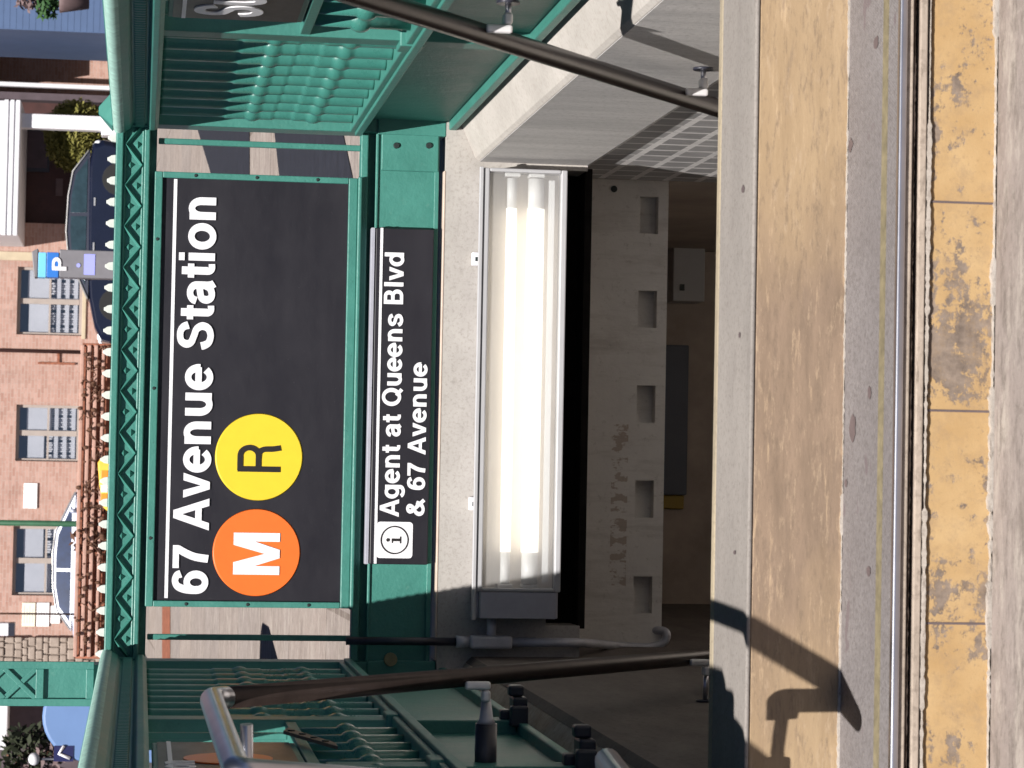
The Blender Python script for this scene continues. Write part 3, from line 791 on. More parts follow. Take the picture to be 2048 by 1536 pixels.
# bars in the open slits
for py in (289, 1275):
    x = xy(py, 500, Yf)
    build(bx(x-.0095, x+.0095, Yf-.012, Yf+.008, zx(712), z_ft), 'bar', GR, t, .003)
# solid lower panel
px0, px1 = RX0, RX1
lp = build(bx(RX0, RX1, Yf-.034, Yf-.02, zx(868), GZ0), 'lower_panel', GR, t, .003)
m = MB(); m.box(RX0, RX1, Yf-.048, Yf-.034, zx(868), zx(859)); m.box(RX0, RX1, Yf-.041, Yf-.034, zx(747), GZ0)
build(m, 'panel_edge', GR, lp, .002)
m = MB(); xa = xy(345, 800, Yf); m.box(xa, RX1, Yf-.052, Yf-.035, zx(866), zx(752)); 
build(m, 'end_plate', GR, lp, .003)
for pxx in (793, 858):
    p = at(pxx, 291, Yf-.053); build(MB().lathe([(.009, -.006), (.011, 0.)], (p.x, Yf-.052, p.z), 'y', 10), 'bolt', 'hole', lp)
o = bx(RX0+.01, xy(345, 880), FY+.0, FY+.1, LT+.001, zx(876)); o = build(o, 'edge_strip', 'strip', t, .002)

# corner posts
def corner_post(x, tall, label):
    pc = thing('fence_post', label, 'post', (x, FP, LT))
    w_ = .045
    build(bx(x-w_, x+w_, FP-.07, FP+.04, LT, rt-.02), 'shaft', GR, pc, .004)
    m = MB(); m.box(x-.055, x+.055, FP-.082, FP+.05, rb-.012, rt+.012); build(m, 'collar', GR, pc, .004)
    m = MB(); m.box(x-.05, x+.05, FP-.078, FP+.04, LT+.001, LT+.23); build(m, 'boot', GR, pc, .004)
    if not tall:
        m = MB(); z = rt+.012
        m.add([(x-.06, FP-.087, z), (x+.06, FP-.087, z), (x+.06, FP+.055, z), (x-.06, FP+.055, z), (x-.012, FP-.03, z+.048), (x+.012, FP-.03, z+.048), (x+.012, FP, z+.048), (x-.012, FP, z+.048)],
              [(3, 2, 1, 0), (4, 5, 6, 7), (0, 1, 5, 4), (1, 2, 6, 5), (2, 3, 7, 6), (3, 0, 4, 7)])
        build(m, 'cap', GR, pc, .003)
    return pc
corner_post(FXR, False, 'short green fence corner post with a pyramid cap')
t2 = corner_post(FXL, True, 'tall green lamp column rising above the fence corner out of the picture')
t2.name = 'lamp_column'; t2['category'] = 'lamp post'
x = FXL-.03; HT = 4.2
build(bx(x-.062, x+.062, FP-.085, FP+.04, rt+.012, HT), 'column', GR, t2, .004)
m = MB()
m.box(x-.072, x-.048, FP-.098, FP-.085, rt+.03, HT); m.box(x+.048, x+.072, FP-.098, FP-.085, rt+.03, HT)
m.box(x-.048, x+.048, FP-.098, FP-.085, rt+.03, rt+.055); m.box(x-.048, x+.048, FP-.098, FP-.085, rt+.19, rt+.215)
zz = rt+.215
while zz < HT-.2:
    for sgn in (1, -1):
        a = Vector((x-.048*sgn, zz)); b = Vector((x+.048*sgn, zz+.1)); d = (b-a).normalized(); nn = Vector((-d.y, d.x))*.008
        m.add([(p.x, FP-.086-(.010 if sgn > 0 else .008)*k, p.y) for k in (0, 1) for p in (a+nn, a-nn, b-nn, b+nn)], [(0, 1, 2, 3), (4, 5, 6, 7), (0, 1, 5, 4), (1, 2, 6, 5), (2, 3, 7, 6), (3, 0, 4, 7)])
    zz += .1
build(m, 'lattice', GR, t2, .002)
m = MB(); m.prism([(x-.075, rt+.012), (x+.075, rt+.012), (x+.05, rt-.11), (x-.02, rt-.11)], 'y', FP-.1, FP-.083); build(m, 'base_flare', GR, t2, .004)
build(MB().sphere((x, FP-.02, HT+.2), .19, 20, 12), 'globe', 'whitewood', t2)
p = at(782, 1320, FP-.1)
build(MB().lathe([(.021, -.012), (.023, -.004), (.023, 0)], (p.x, FP-.078, p.z), 'y', 16), 'round_button', 'brass', t2)

# ================================================================== side fences
def side_fence(sgn, label):
    """sgn +1: fence on the sunny stair wall; -1: on the shaded one. inner face looks to the stairs"""
    X = FXR if sgn > 0 else FXL
    i_ = -sgn                                           # direction of the inner side
    f = thing('stair_fence', label, 'fence', (X, 6.1, CZT))
    y0, y1 = 3.80, FP-.07
    def ibox(m, a, b, ya, yb, za, zb):                  # a, b: distances towards the inside
        xa, xb = X+i_*a, X+i_*b; m.box(min(xa, xb), max(xa, xb), ya, yb, za, zb); return m
    # top rail: rounded upper moulding, band with bosses, lower fillet
    rtop = EYE+.115
    pr = [(-.05, -.15), (.052, -.15), (.066, -.140), (.066, -.122), (.046, -.112), (.046, -.068), (.064, -.058), (.074, -.040), (.077, -.022), (.068, -.008), (.050, 0), (-.05, 0)]
    m = MB(); m.prism([(X+i_*a, rtop+b) for a, b in pr], 'y', y0, y1)
    tr = build(m, 'top_rail', GR, f, .003)
    m = MB(); yy = y0+.02
    while yy < y1:
        ibox(m, .044, .056, yy, yy+.020, rtop-.106, rtop-.074); yy += .034
    build(m, 'boss_band', GR, tr, .004)
    m = MB(); yy = y0; rnd = random.Random(5)
    while yy < y1:
        m.lathe([(.016, 0), (.021, .012), (.016, .024)], (X+i_*.062, yy, rtop-.024), 'y', 8); yy += .026
    build(m, 'rope_moulding', 'pale_green', tr)  # moulding coloured a paler green than the rail
    zb1, zb0 = EYE-.665, EYE-.70
    m = ibox(MB(), -.03, .045, 4.4, y1, zb0, zb1); build(m, 'bottom_rail', GR, f, .004)
    m = ibox(MB(), .045, .058, 4.4, y1, zb0-.006, zb0+.018); build(m, 'rail_lip', GR, f, .003)
    m = ibox(MB(), -.012, .0, 4.63, y1, CZT+.02, zb0-.001); build(m, 'lower_panel', GR, f)
    m = ibox(MB(), -.02, .03, 4.63, y1, CZT+.004, CZT+.03); build(m, 'base_rail', GR, f, .004)
    m = MB(); m.prism([ (4.44, rtop-.145), (4.44, EYE-1.05), (4.04, EYE-.50), (y0-.02, EYE-.10), (y0-.02, rtop-.145)], 'x', X-.02, X+.02); build(m, 'added_shade_panel', GR, f)  # unseen panel added and cut to throw shade on the steps
    posts = [4.46, 5.56, 6.56]
    for py_ in posts:
        m = ibox(MB(), -.045, .035, py_-.045, py_+.045, CZT+.002, zb1+.24 if py_ == 5.56 else rtop-.14)
        po = build(m, 'post', GR, f, .004)
        m = ibox(MB(), .0, .095, py_-.045, py_+.035, CZT+.002, CZT+.040); ibox(m, .02, .075, py_-.075, py_-.045, CZT+.004, CZT+.052); ibox(m, .096, .125, py_-.03, py_+.01, CZT+.01, CZT+.05); ibox(m, .03, .06, py_-.02, py_+.02, CZT+.041, CZT+.07)
        build(m, 'post_foot', 'navy', po, .006) if sgn < 0 else build(ibox(MB(), -.03, .055, py_-.04, py_+.04, CZT+.002, CZT+.03), 'post_foot', GR, po, .006)
        m = ibox(MB(), -.05, .05, py_-.05, py_+.05, zb0-.015, zb1+.015); build(m, 'post_band', GR, po, .004)
    # pickets with two swellings
    rz = zb1; ph = (rtop-.15)-zb1
    k1, k2 = .155, .415
    prof = []
    for j in range(int(ph/.0065)):
        z_ = j*.0065; d_ = min(abs(z_-c_) for c_ in (.13, .33))
        prof.append((max(.0315-(.003 if abs(z_-.23) < .035 or z_ > .42 else 0), math.sqrt(max(0, .038**2-d_*d_)) if d_ < .028 else 0), z_))
    prof.append((.030, ph))
    def picket(y, zlo=None, zhi=None):
        return MB().lathe(prof, (X, y, rz), 'z', 14)
    bays = [(6.61, y1-.05)]
    first = None
    ylist = []
    a, b = bays[0]; n = 9
    for i in range(n): ylist.append(a+.06+(b-a-.12)*i/(n-1))
    for y in ylist:
        if first is None: first = build(picket(y), 'picket', 'gloss_green', f); fy = y
        else:
            c = first.copy(); COL.objects.link(c); c.location = Vector(first.location)+Vector((0, y-fy, 0))
    # short pickets below the sign bay
    short = MB().lathe([(.028, 0), (.028, .105), (.033, .110), (.038, .120), (.0395, .13), (.038, .140), (.033, .150), (.028, .155), (.026, .25)], (X, 4.70, rz), 'z', 14)
    s0 = build(short, 'short_picket', 'gloss_green', f)
    for i in range(1, 11):
        c = s0.copy(); COL.objects.link(c); c.location = Vector(s0.location)+Vector((0, .17*i, 0))
    zmid = rz+.25
    m = ibox(MB(), -.02, .03, 4.6, 6.52, zmid, zmid+.028); build(m, 'mid_rail', GR, f, .003)
    m = ibox(MB(), -.005, .012, 6.40, 6.425, zmid+.028, rtop-.15); build(m, 'bar', GR, f, .003)
    return f, X, i_, zmid+.028, rtop-.15
fr, Xr, ir, za, zb = side_fence(1, 'sunlit green iron fence with knobbed pickets along the grey stair wall')
fl, Xl, il, za, zb = side_fence(-1, 'shaded green iron fence with knobbed pickets beside the steel handrail')
# boot blocks beside the corner at the coping
def side_sign(X, i_, txt, y_start, ya, yb, label, circles, cap, zbase):
    o = thing('side_sign', label, 'sign', (X, ya, za))
    m = MB(); xa, xb = X+i_*.0, X+i_*.030; m.box(min(xa, xb), max(xa, xb), ya, yb, za+.005, zb-.008); build(m, 'frame', GR, o, .003)
    xa, xb = X+i_*.03, X+i_*.033; m = MB(); m.box(min(xa, xb), max(xa, xb), ya+.012, yb-.012, za+.02, zb-.02); build(m, 'panel', 'sign_black', o)
    xs_ = X+i_*.0335
    m = MB(); xa, xb = xs_, xs_+i_*.002; m.box(min(xa, xb), max(xa, xb), ya+.02, yb-.02, zb-.052, zb-.042); build(m, 'white_line', 'white', o)
    dr = 1 if i_ > 0 else -1                            # reading direction along Y
    pl = lambda a, d, b: (xs_+i_*d, y_start+dr*a, zbase+b)
    kx = cap*1.39; pen = 0
    for ch in txt:
        pl2 = lambda a, d, b, q=pen: pl(a+q, d, b)
        build(text_mesh(MB(), ch, 0, 0, 0, G[ch][0]*kx, cap, .003, place=pl2), 'letter', 'white', o); pen += G[ch][0]*kx
    for yc, mat in circles:
        m = MB().lathe([(.10, -.001), (.10, .003)], (xs_, yc, (za+zb)/2-.0), 'x', 40); build(m, 'route_disc', mat, o)
    return o
side_sign(Xr, ir, 'Subway', 6.27, 4.66, 6.34, 'black side sign with white Su lettering on the sunlit fence', [], .168, EYE-.275)
side_sign(Xl, il, 'Station', 5.20, 4.66, 6.02, 'black side sign with white letters and orange disc on the shaded fence', [(5.66, 'orange')], .088, EYE-.135)
p = at(612, 1490, 5.9)
o = thing('perforated_plate', 'small brown perforated plate bolted to the shaded side fence', 'plate', (Xl+.05, 5.9, p.z))
m = MB(); m.prism([(5.72, p.z-.06), (5.80, p.z-.06), (6.12, p.z+.03), (6.05, p.z+.045)], 'x', Xl+.048, Xl+.056); build(m, 'body', 'rustplate', o)
for k in range(4):
    build(MB().lathe([(.009, 0), (.009, .003)], (Xl+.056, 5.82+.075*k, p.z-.04+.022*k), 'x', 8), 'hole', 'hole', o)

# ================================================================== main station sign
SY = Yf-.045
t = thing('station_sign', 'large black sign reading 67 Avenue Station with M and R discs', 'sign', (.228, SY, zx(714)))
sx0, sx1 = xy(1214), xy(351); sz0, sz1 = zx(706), zx(300)
ix0, ix1, iz0, iz1 = xy(1202), xy(363), zx(688), zx(316)
m = MB()
m.box(sx0, sx1, SY-.008, SY+.05, iz1, sz1); m.box(sx0, sx1, SY-.008, SY+.05, sz0, iz0)
m.box(sx0, ix0, SY-.008, SY+.05, iz0, iz1); m.box(ix1, sx1, SY-.008, SY+.05, iz0, iz1)
fr_ = build(m, 'frame', GR, t, .003)
m = MB(); m.box(sx0-.004, sx1+.004, SY-.02, SY+.05, zx(714), sz0-.0005); build(m, 'frame_lip', GR, fr_, .004)
for k in range(9):
    xx = sx0+.06+(sx1-sx0-.12)*k/8
    build(MB().lathe([(.004, -.003), (.006, 0)], (xx, SY-.0085, (iz1+sz1)/2), 'y', 8), 'rivet', 'hole', fr_) if k % 3 == 1 else None
for zz in (.2, .5, .8):
    for xx in ((sx0+ix0)/2, (sx1+ix1)/2):
        build(MB().lathe([(.004, -.003), (.006, 0)], (xx, SY-.0085, sz0+(sz1-sz0)*zz), 'y', 8), 'rivet', 'hole', fr_)
build(bx(ix0-.004, ix1+.004, SY+.004, SY+.02, iz0-.004, iz1+.004), 'panel', 'sign_black', t)
sy = SY+.0035
lz = zx(341.5)
build(bx(ix0+.008, ix1-.003, sy-.001, sy+.001, lz-.006, lz+.005), 'white_line', 'white', t)
a = at(413, 1188, sy); b = at(434, 394, sy); cap = .117
zb_ = (at(414, 1150, sy).z+at(433, 440, sy).z)/2
build(text_mesh(MB(), '67 Avenue Station', a.x-.005, sy, zb_, b.x-a.x+.012, cap, .004, .168, .128), 'lettering', 'white', t)
for letter, py, px, mat, lm, ws, wh in (('M', 1105, 513, 'orange', 'white', .155, .12), ('R', 914, 518, 'yellow', 'black', .108, .094)):
    c = at(px, py, sy); R_ = 87.5/605
    d = build(MB().lathe([(R_, -.006), (R_-.004, -.010)], (c.x, sy+.006, c.z), 'y', 64), 'route_disc', mat, t)
    w_ = .165 if letter == 'M' else .122
    h_ = .152 if letter == 'M' else .140
    build(text_mesh(MB(), 'r' if letter == 'R' else letter, c.x-w_/2-.004, sy-.0045, c.z-h_/2, w_, h_, .002, ws, wh), 'letter', lm, d)

# lower sign
LY = Yf-.078
t = thing('direction_sign', 'narrow black sign reading Agent at Queens Blvd and 67 Avenue', 'sign', (.2, LY, zx(864)))
lx0, lx1 = xy(1129, 800, LY), xy(457, 800, LY)
build(bx(lx0, lx1, LY, LY+.05, zx(862, 768, LY), zx(746, 768, LY)), 'panel', 'sign_black', t, .003)
build(bx(lx0, lx1, LY-.003, LY+.05, zx(744, 768, LY), zx(737, 768, LY)), 'top_trim', 'fixgrey', t, .001)
z = zx(757.5, 768, LY); build(bx(lx0+.002, lx1, LY-.0025, LY+.002, z-.0045, z+.0045), 'white_line', 'white', t)
a, b = at(795, 1034, LY), at(808, 503, LY)
build(text_mesh(MB(), 'Agent at Queens Blvd', a.x, LY, (a.z+b.z)/2-.002, b.x-a.x, .064, .0025, .16, .12), 'lettering', 'white', t)
a, b = at(847, 1034, LY), at(856, 725, LY)
build(text_mesh(MB(), '& 67 Avenue', a.x, LY, (a.z+b.z)/2, b.x-a.x, .060, .0025, .16, .12), 'lettering', 'white', t)
c = at(789, 1080, LY); q = .060
m = MB(); rr = .012; pts = []
for cx, cz, a0 in ((q-rr, q-rr, 0), (-q+rr, q-rr, 90), (-q+rr, -q+rr, 180), (q-rr, -q+rr, 270)):
    pts += [(c.x+cx+rr*math.cos(math.radians(a0+k*15)), c.z+cz+rr*math.sin(math.radians(a0+k*15))) for k in range(7)]
m.prism(pts, 'y', LY-.002, LY+.001); ic = build(m, 'information_symbol', 'white', t)
m = MB(); n = 48
vs = []
for k in range(n):
    g_ = 2*math.pi*k/n
    for R_, yy in ((.047, -.0032), (.0425, -.0032)): vs.append((c.x+R_*math.cos(g_), LY+yy, c.z+R_*math.sin(g_)))
m.add(vs, [(2*k, 2*k+1, (2*k+3) % (2*n), (2*k+2) % (2*n)) for k in range(n)]); build(m, 'ring', 'black', ic)
m = MB(); yy0, yy1 = LY-.0034, LY-.0019
m.box(c.x-.004, c.x+.005, yy0, yy1, c.z-.018, c.z+.010); m.box(c.x-.011, c.x+.012, yy0-.0002, yy1, c.z-.0215, c.z-.0175); m.box(c.x-.010, c.x-.0035, yy0-.0002, yy1, c.z+.006, c.z+.0095)
m.lathe([(.006, 0), (.006, .0014)], (c.x, yy0, c.z+.022), 'y', 14); build(m, 'letter', 'black', ic)

# ================================================================== lamp fixture
DY = FY-.12
t = thing('fluorescent_lamp', 'long lit fluorescent lamp in a metal housing on the lintel', 'lamp', (.2, FY, zx(1130)))
hx0, hx1 = xy(1238, 1050), xy(338, 1050); fz0, fz1 = zx(1126), zx(961)
gx0 = xy(1184, 1050)
D = .125; fy0 = FY-D
m = MB(); m.box(hx0, hx1, fy0+.03, FY, fz1-.012, fz1); m.box(hx0, hx1, fy0+.03, FY, fz0, fz0+.010); m.box(hx0, gx0, fy0+.005, FY, fz0+.010, fz1-.012); m.box(hx1-.008, hx1, fy0+.03, FY, fz0+.010, fz1-.012); m.box(gx0, hx1-.008, FY-.02, FY-.005, fz0+.01, fz1-.012)
hs = build(m, 'housing', 'fixgrey', t, .003)
m = MB(); m.box(gx0, hx1, fy0, fy0+.03, fz1-.018, fz1+.003); m.box(gx0, hx1, fy0, fy0+.03, fz0-.003, fz0+.018)
m.box(gx0, gx0+.012, fy0, fy0+.03, fz0+.018, fz1-.018); m.box(hx1-.012, hx1, fy0, fy0+.03, fz0+.018, fz1-.018)
build(m, 'lens_frame', 'fixwhite', t, .004)
m = MB(); m.box(hx0-.004, hx1+.002, fy0-.006, fy0+.012, fz1+.0035, fz1+.016); build(m, 'top_lip', 'fixwhite', t, .002)
build(bx(gx0+.001, hx1-.009, FY-.034, FY-.0205, fz0+.011, fz1-.013), 'reflector', 'reflector', t)
gz0, gz1 = fz0+.018, fz1-.018
tx0, tx1 = xy(1105, 1050), xy(415, 1050)
for pxx, rad in ((1021, .0175), (1070, .029)):
    zc = zx(pxx)
    build(MB().tube([(tx0, fy0+.055, zc), (tx1, fy0+.055, zc)], rad, 16), 'tube', 'lamp', t)
    for a_, b_ in ((tx0-.105, tx0), (tx1, tx1+.10)):
        build(MB().tube([(a_, fy0+.055, zc), (b_, fy0+.055, zc)], rad*.93, 14), 'tube_end', 'whitewood', t)
    for xx in (tx0-.118, tx1+.105):
        build(bx(xx-.0, xx+.012, fy0+.035, FY-.035, zc-.026, zc+.026), 'socket', 'whitewood', t, .003)
m = MB(); zc = zx(1101); m.box(gx0+.03, hx1-.03, fy0+.05, fy0+.056, zc-.010, zc+.010); build(m, 'painted_reflection', 'whitewood', t)  # white strip painted in as the tube's reflection
build(bx(gx0+.013, hx1-.013, fy0+.012, fy0+.015, gz0+.001, gz1-.001), 'lens', 'lens', t)
m = MB(); m.box(hx0+.001, gx0-.002, fy0+.002, fy0+.0045, fz0+.012, fz1-.014); build(m, 'end_cover', 'fixgrey', t, .003)
DY = FY
# clips over the lamp
for py, lb in ((519, 'small white clip above the far bare end of the lamp'), (1007, 'small white clip above the lamp nearer its grey end box')):
    p = at(950 if py < 700 else 944, py, FY)
    o = thing('wall_clip', 'small white clip on the lintel above the lamp, the one ' + ('farther from' if py < 700 else 'nearer to')+' the conduit', 'clip', (p.x, FY, p.z), 'clips over the lamp')
    build(bx(p.x-.022, p.x+.022, FY-.03, FY, p.z-.014, p.z+.013), 'body', 'whitewood', o, .003)
    build(bx(p.x-.008, p.x+.006, FY-.0315, FY-.0295, p.z-.006, p.z+.003), 'slot', 'hole', o)
# conduit
t = thing('conduit', 'grey metal conduit with a tee box beside the lamp end', 'pipe', (xy(1282, 1000), FY, zx(1225)))
cx = xy(1282, 1000); cy = FY-.05
build(MB().tube([(hx0, cy, zx(988)), (cx, cy, zx(988))], .016, 12), 'nipple', 'pipe', t)
build(bx(cx-.022, cx+.022, cy-.03, cy+.025, zx(1028), zx(945)), 'tee_box', 'pipe', t, .010, 3)
build(MB().tube([(cx, cy, zx(945)), (cx, cy, zx(918))], [.017, .021], 12), 'coupling', 'pipe', t)
q1, q2, q3, q4 = at(1235, 1292, BY-.03), at(1300, 1296, BY-.03), at(1330, 1286, BY-.03), at(1336, 1262, BY-.03)
build(MB().tube(smooth_path([(cx, cy, zx(1028)), (cx, cy, zx(1165)), q1, q2, q3, q4, (q4.x, BY+.02, q4.z+.05)], .05), .0155, 12), 'pipe_run', 'pipe', t)
build(MB().tube([(cx, cy, zx(918)), (cx, cy, zx(700))], .014, 10), 'upper_pipe', 'navy', t)

# ================================================================== handrails
def rel(x, y, z): return (x, y, z+EYE)
RR = .0255
def railz(Y): return 3.14-.69*Y
def railr(Y): return -.4458-.791*(Y-5.044)
def bracket(parent, X, Y, wallx, long=False):
    z = (railz(Y) if X < 0 else railr(Y))+EYE; s_ = 1 if wallx > X else -1
    f_ = Y-.004
    xa, xb = sorted((X-s_*.002, X+s_*.017))
    b = build(bx(xa, xb, f_-.052, f_-.034, z-.052, z+.006), 'bracket', 'bracket', parent, .006, 3)
    xa, xb = sorted((X+s_*.0175, X+s_*.044))
    build(bx(xa, xb, f_-.051, f_-.012, z-.052, z-.033), 'elbow', 'bracket', b, .006, 3)
    if long:
        build(MB().tube([(X+s_*.03, f_-.015, z-.046), (X+s_*.085, f_-.012, z-.048), (X+s_*.095, f_-.012, z-.048)], [.009, .016, .022], 14), 'neck', 'pipe', b)
        build(MB().tube([(X+s_*.095, f_-.012, z-.048), (wallx, f_-.012, z-.048)], .025, 16), 'arm', 'navy', b)
    else:
        build(MB().tube([(X+s_*.035, f_-.018, z-.046), (wallx+s_*.005, f_-.012, z-.046)], .007, 10), 'arm', 'steel', b)
        build(MB().lathe([(.026, 0), (.026, s_*-.006)], (wallx, f_-.012, z-.046), 'x', 14), 'flange', 'navy', b)
t = thing('handrail', 'dark bronze round handrail sloping along the sunlit grey stair wall', 'handrail', (.945, 6.5, EYE-1.2))
X = .9435
build(MB().tube(smooth_path([rel(X, 8.2, railr(8.2)), rel(X, 4.66, -.143), rel(X, 4.20, -.16), rel(X+.03, 4.1, -.5), rel(X+.03, 4.12, -.75), rel(X+.1, 4.3, -.8)], .09), .0238, 16), 'rail', 'rail', t)
for Y in (5.40, 6.175, 7.2): bracket(t, X, Y, XR)
t = thing('handrail', 'round handrail with a bright steel looped end on the shaded stair wall', 'handrail', (-.5, 5, EYE-1))
RL = .0215
build(MB().tube([rel(-.60, 9.2, railz(9.2)), rel(-.517, 6.8, railz(6.8)), rel(-.449, 4.80, railz(4.80))], RL, 18), 'rail', 'rail', t)
lp_ = smooth_path([rel(-.449, 4.80, railz(4.80)), rel(-.447, 4.76, -.143), rel(-.470, 3.825, -.157), rel(-.526, 4.03, -.594), rel(-.551, 4.075, -.829), rel(-.506, 4.282, -.814)], .035, 6)
le = build(MB().tube(lp_, RL*1.03, 18), 'looped_end', 'steel', t)
m = MB().sphere(rel(-.506, 4.282, -.814), RL*1.03, 14, 8); m.tube([rel(-.506, 4.282, -.814), rel(-.54, 4.286, -.814)], [RL*1.03, RL*.9], 16); build(m, 'end_cap', 'steel', le)
build(MB().tube([rel(-.53, 4.285, -.814), rel(-.60, 4.292, -.814), rel(-.69, 4.30, -.834)], .0085, 8), 'tie_rod', 'steel', t)
bracket(t, -.484, 5.62, -.74, True); bracket(t, -.515, 6.72, XL)
b = build(MB().tube([rel(-.47, 4.52, -.20), rel(-.66, 4.54, -.205)], .012, 10), 'brace', 'steel', t)

# ================================================================== background
def wall_holes(mb, x0, x1, z0, z1, Y, holes, depth=.16, thick=.3):
    xs = sorted({x0, x1, *[h[0] for h in holes], *[h[1] for h in holes]}); zs = sorted({z0, z1, *[h[2] for h in holes], *[h[3] for h in holes]})
    for a, b in zip(xs, xs[1:]):
        for c, d in zip(zs, zs[1:]):
            mx, mz = (a+b)/2, (c+d)/2
            if any(h[0] < mx < h[1] and h[2] < mz < h[3] for h in holes): continue
            mb.add([(a, Y, c), (b, Y, c), (b, Y, d), (a, Y, d)], [(0, 1, 2, 3)])
    for a, b, c, d in holes:
        mb.add([(a, Y, c), (b, Y, c), (b, Y, d), (a, Y, d), (a, Y+depth, c), (b, Y+depth, c), (b, Y+depth, d), (a, Y+depth, d)], [(0, 4, 5, 1), (1, 5, 6, 2), (2, 6, 7, 3), (3, 7, 4, 0)])
    mb.add([(x0, Y, z0), (x0, Y, z1), (x0, Y+6, z1), (x0, Y+6, z0), (x1, Y, z0), (x1, Y, z1), (x1, Y+6, z1), (x1, Y+6, z0)], [(0, 1, 2, 3), (4, 5, 6, 7), (1, 5, 6, 2)])
HB = 66.
bz = gz(HB)
t = thing('brick_house', 'pink brick house front with pale blinds in its windows across the street', 'house', (0, HB, bz))
wins = []
for (xa, xb, ya, yb) in ((36, 163, 533, 672), (33, 158, 809, 924), (27, 155, 1052, 1192)):
    p, q = at(xb, yb, HB), at(xa, ya, HB); wins.append((p.x, q.x, p.z, q.z))
hx_l, hx_r = at(100, 1300, HB).x, at(100, 447, HB).x
m = MB(); wall_holes(m, hx_l, hx_r, bz-.3, bz+9, HB, wins, .2)
build(m, 'wall', 'brick', t)
build(bx(hx_l+.1, hx_r-.1, HB+1.2, HB+1.3, bz, bz+6), 'interior', 'interior', t)
for k, (a, b, c, d) in enumerate(wins):
    Y = HB+.13; fw = .07; xm = (a+b)/2
    m = MB(); m.box(a, a+fw, Y, Y+.07, c, d); m.box(b-fw, b, Y, Y+.07, c, d); m.box(a+fw, b-fw, Y, Y+.07, c, c+.08); m.box(a+fw, b-fw, Y, Y+.07, d-.08, d)
    m.box(xm-.07, xm+.07, Y-.01, Y+.07, c+.08, d-.08)
    zm = c+(d-c)*.50
    m.box(a+fw, xm-.07, Y+.004, Y+.06, zm-.025, zm+.025); m.box(xm+.07, b-fw, Y+.004, Y+.06, zm-.025, zm+.025)
    wo = build(m, 'window', 'winframe', t)
    build(bx(a+fw, b-fw, Y+.045, Y+.05, c+.08, d-.08), 'pane', 'glass', wo)
    build(bx(a+.02, xm, Y+.11, Y+.13, zm-.02+(.0, .12, -.10)[k], d-.30), 'blind', 'blind', wo); build(bx(xm, b-.02, Y+.11, Y+.13, zm-.02+(.05, -.06, .10)[k], d-.26), 'blind', 'blind', wo)
    m = MB()
    for j in range(26):
        xx = a+.03+(b-a-.06)*j/26; m.box(xx, xx+(b-a)/26*.7, Y+.16+.02*(j % 2), Y+.18+.02*(j % 3), c, zm+.05)
    build(m, 'curtain', 'curtain', wo)
    for j in range(3):
        zz = c+.12+.22*j; build(bx(a+.07, b-.07, Y+.10, Y+.105, zz, zz+.10), 'slat', 'blind', wo)
    build(bx(a-.08, b+.08, HB-.05, HB+.12, c-.10, c-.001), 'sill', 'tan_wood', wo, .01)
dsp = at(80, 703, HB)
build(MB().tube([(dsp.x, HB-.08, bz), (dsp.x, HB-.08, bz+8)], .045, 8), 'downspout', 'darkwood', t)
p, q = at(150, 730, HB), at(76, 724, HB)
m = MB(); m.box(p.x, q.x, HB-.06, HB-.001, p.z, q.z); m.box(p.x, p.x+.35, HB-.055, HB-.004, p.z+.4, p.z+.46); build(m, 'wall_bracket', 'rust', t)
p, q = at(68, 522, HB), at(-200, 497, HB); build(bx(p.x, q.x, HB-.06, HB-.001, p.z, q.z), 'corner_trim', 'tan_wood', t)
# white soffit board
p, q = at(34, 472, HB-2), at(-4, 200, HB-2)

def board(name, lab, catg, xa, xb, ya, yb, Y, mat, lines=0):
    p, q = at(xb, yb, Y), at(xa, ya, Y)
    o = thing(name, lab, catg, (p.x, Y, p.z)); build(bx(p.x, q.x, Y-.05, Y, p.z, q.z), 'board', mat, o, .01)
    if lines:
        m = MB(); w_, h_ = q.x-p.x, q.z-p.z
        for j in range(lines):
            zz = p.z+h_*(.18+.64*j/max(1, lines-1)); m.box(p.x+w_*.14, p.x+w_*(.86 if j % 2 else .75), Y-.053, Y-.049, zz, zz+h_*.05)
        build(m, 'print', 'printgrey', o)
    return o
board('wall_sign', 'single white board between two windows on the brick house', 'sign', 48, 74, 966, 1017, HB-.001, 'paper', 3)
board('wall_sign', 'cream notice, topmost of the three boards near the stone pillar', 'sign', 45, 70, 1205, 1253, HB-.001, 'cream', 4)
board('wall_sign', 'white notice between the cream board and the small blank one', 'sign', 74, 98, 1205, 1253, HB-.001, 'paper', 4)
board('wall_sign', 'small blank white notice, lowest of the three boards near the stone pillar', 'sign', 102, 120, 1211, 1247, HB-.001, 'paper', 0)

# porch beside the brick house
t = thing('porch', 'white beamed porch with a dark red brown recess and small window', 'porch', (at(120, 340, HB).x, HB-1, bz))
p, q = at(36, 470, 62.5), at(-30, 199, 62.5)
build(bx(p.x, q.x, 62.5, HB-.02, p.z, q.z), 'roof_beam', 'whitewood', t, .02)
m = MB()
for k in range(3): m.box(p.x-.02, q.x+.02, 62.47, 62.5, p.z+.02+.14*k, p.z+.12+.14*k)
build(m, 'moulding', 'whitewood', t, .01)
p, q = at(225, 262, 62.7), at(36, 226, 62.7)
build(bx(p.x, q.x, 62.7, 62.7+(q.x-p.x), bz-.2, p.z+20 if False else q.z), 'column', 'whitewood', t, .02)
bq = at(215, 275, 62.7); build(bx(p.x-.12, q.x+.05, 62.62, 62.7+(q.x-p.x)+.08, bz-.2, at(203, 250, 62.7).z), 'column_base', 'whitewood', t, .03)
p, q = at(240, 500, HB+.4), at(-60, 190, HB+.4)
build(bx(p.x, q.x, HB+.4, HB+.6, bz-.3, bz+7), 'recess_wall', 'darkwood', t)
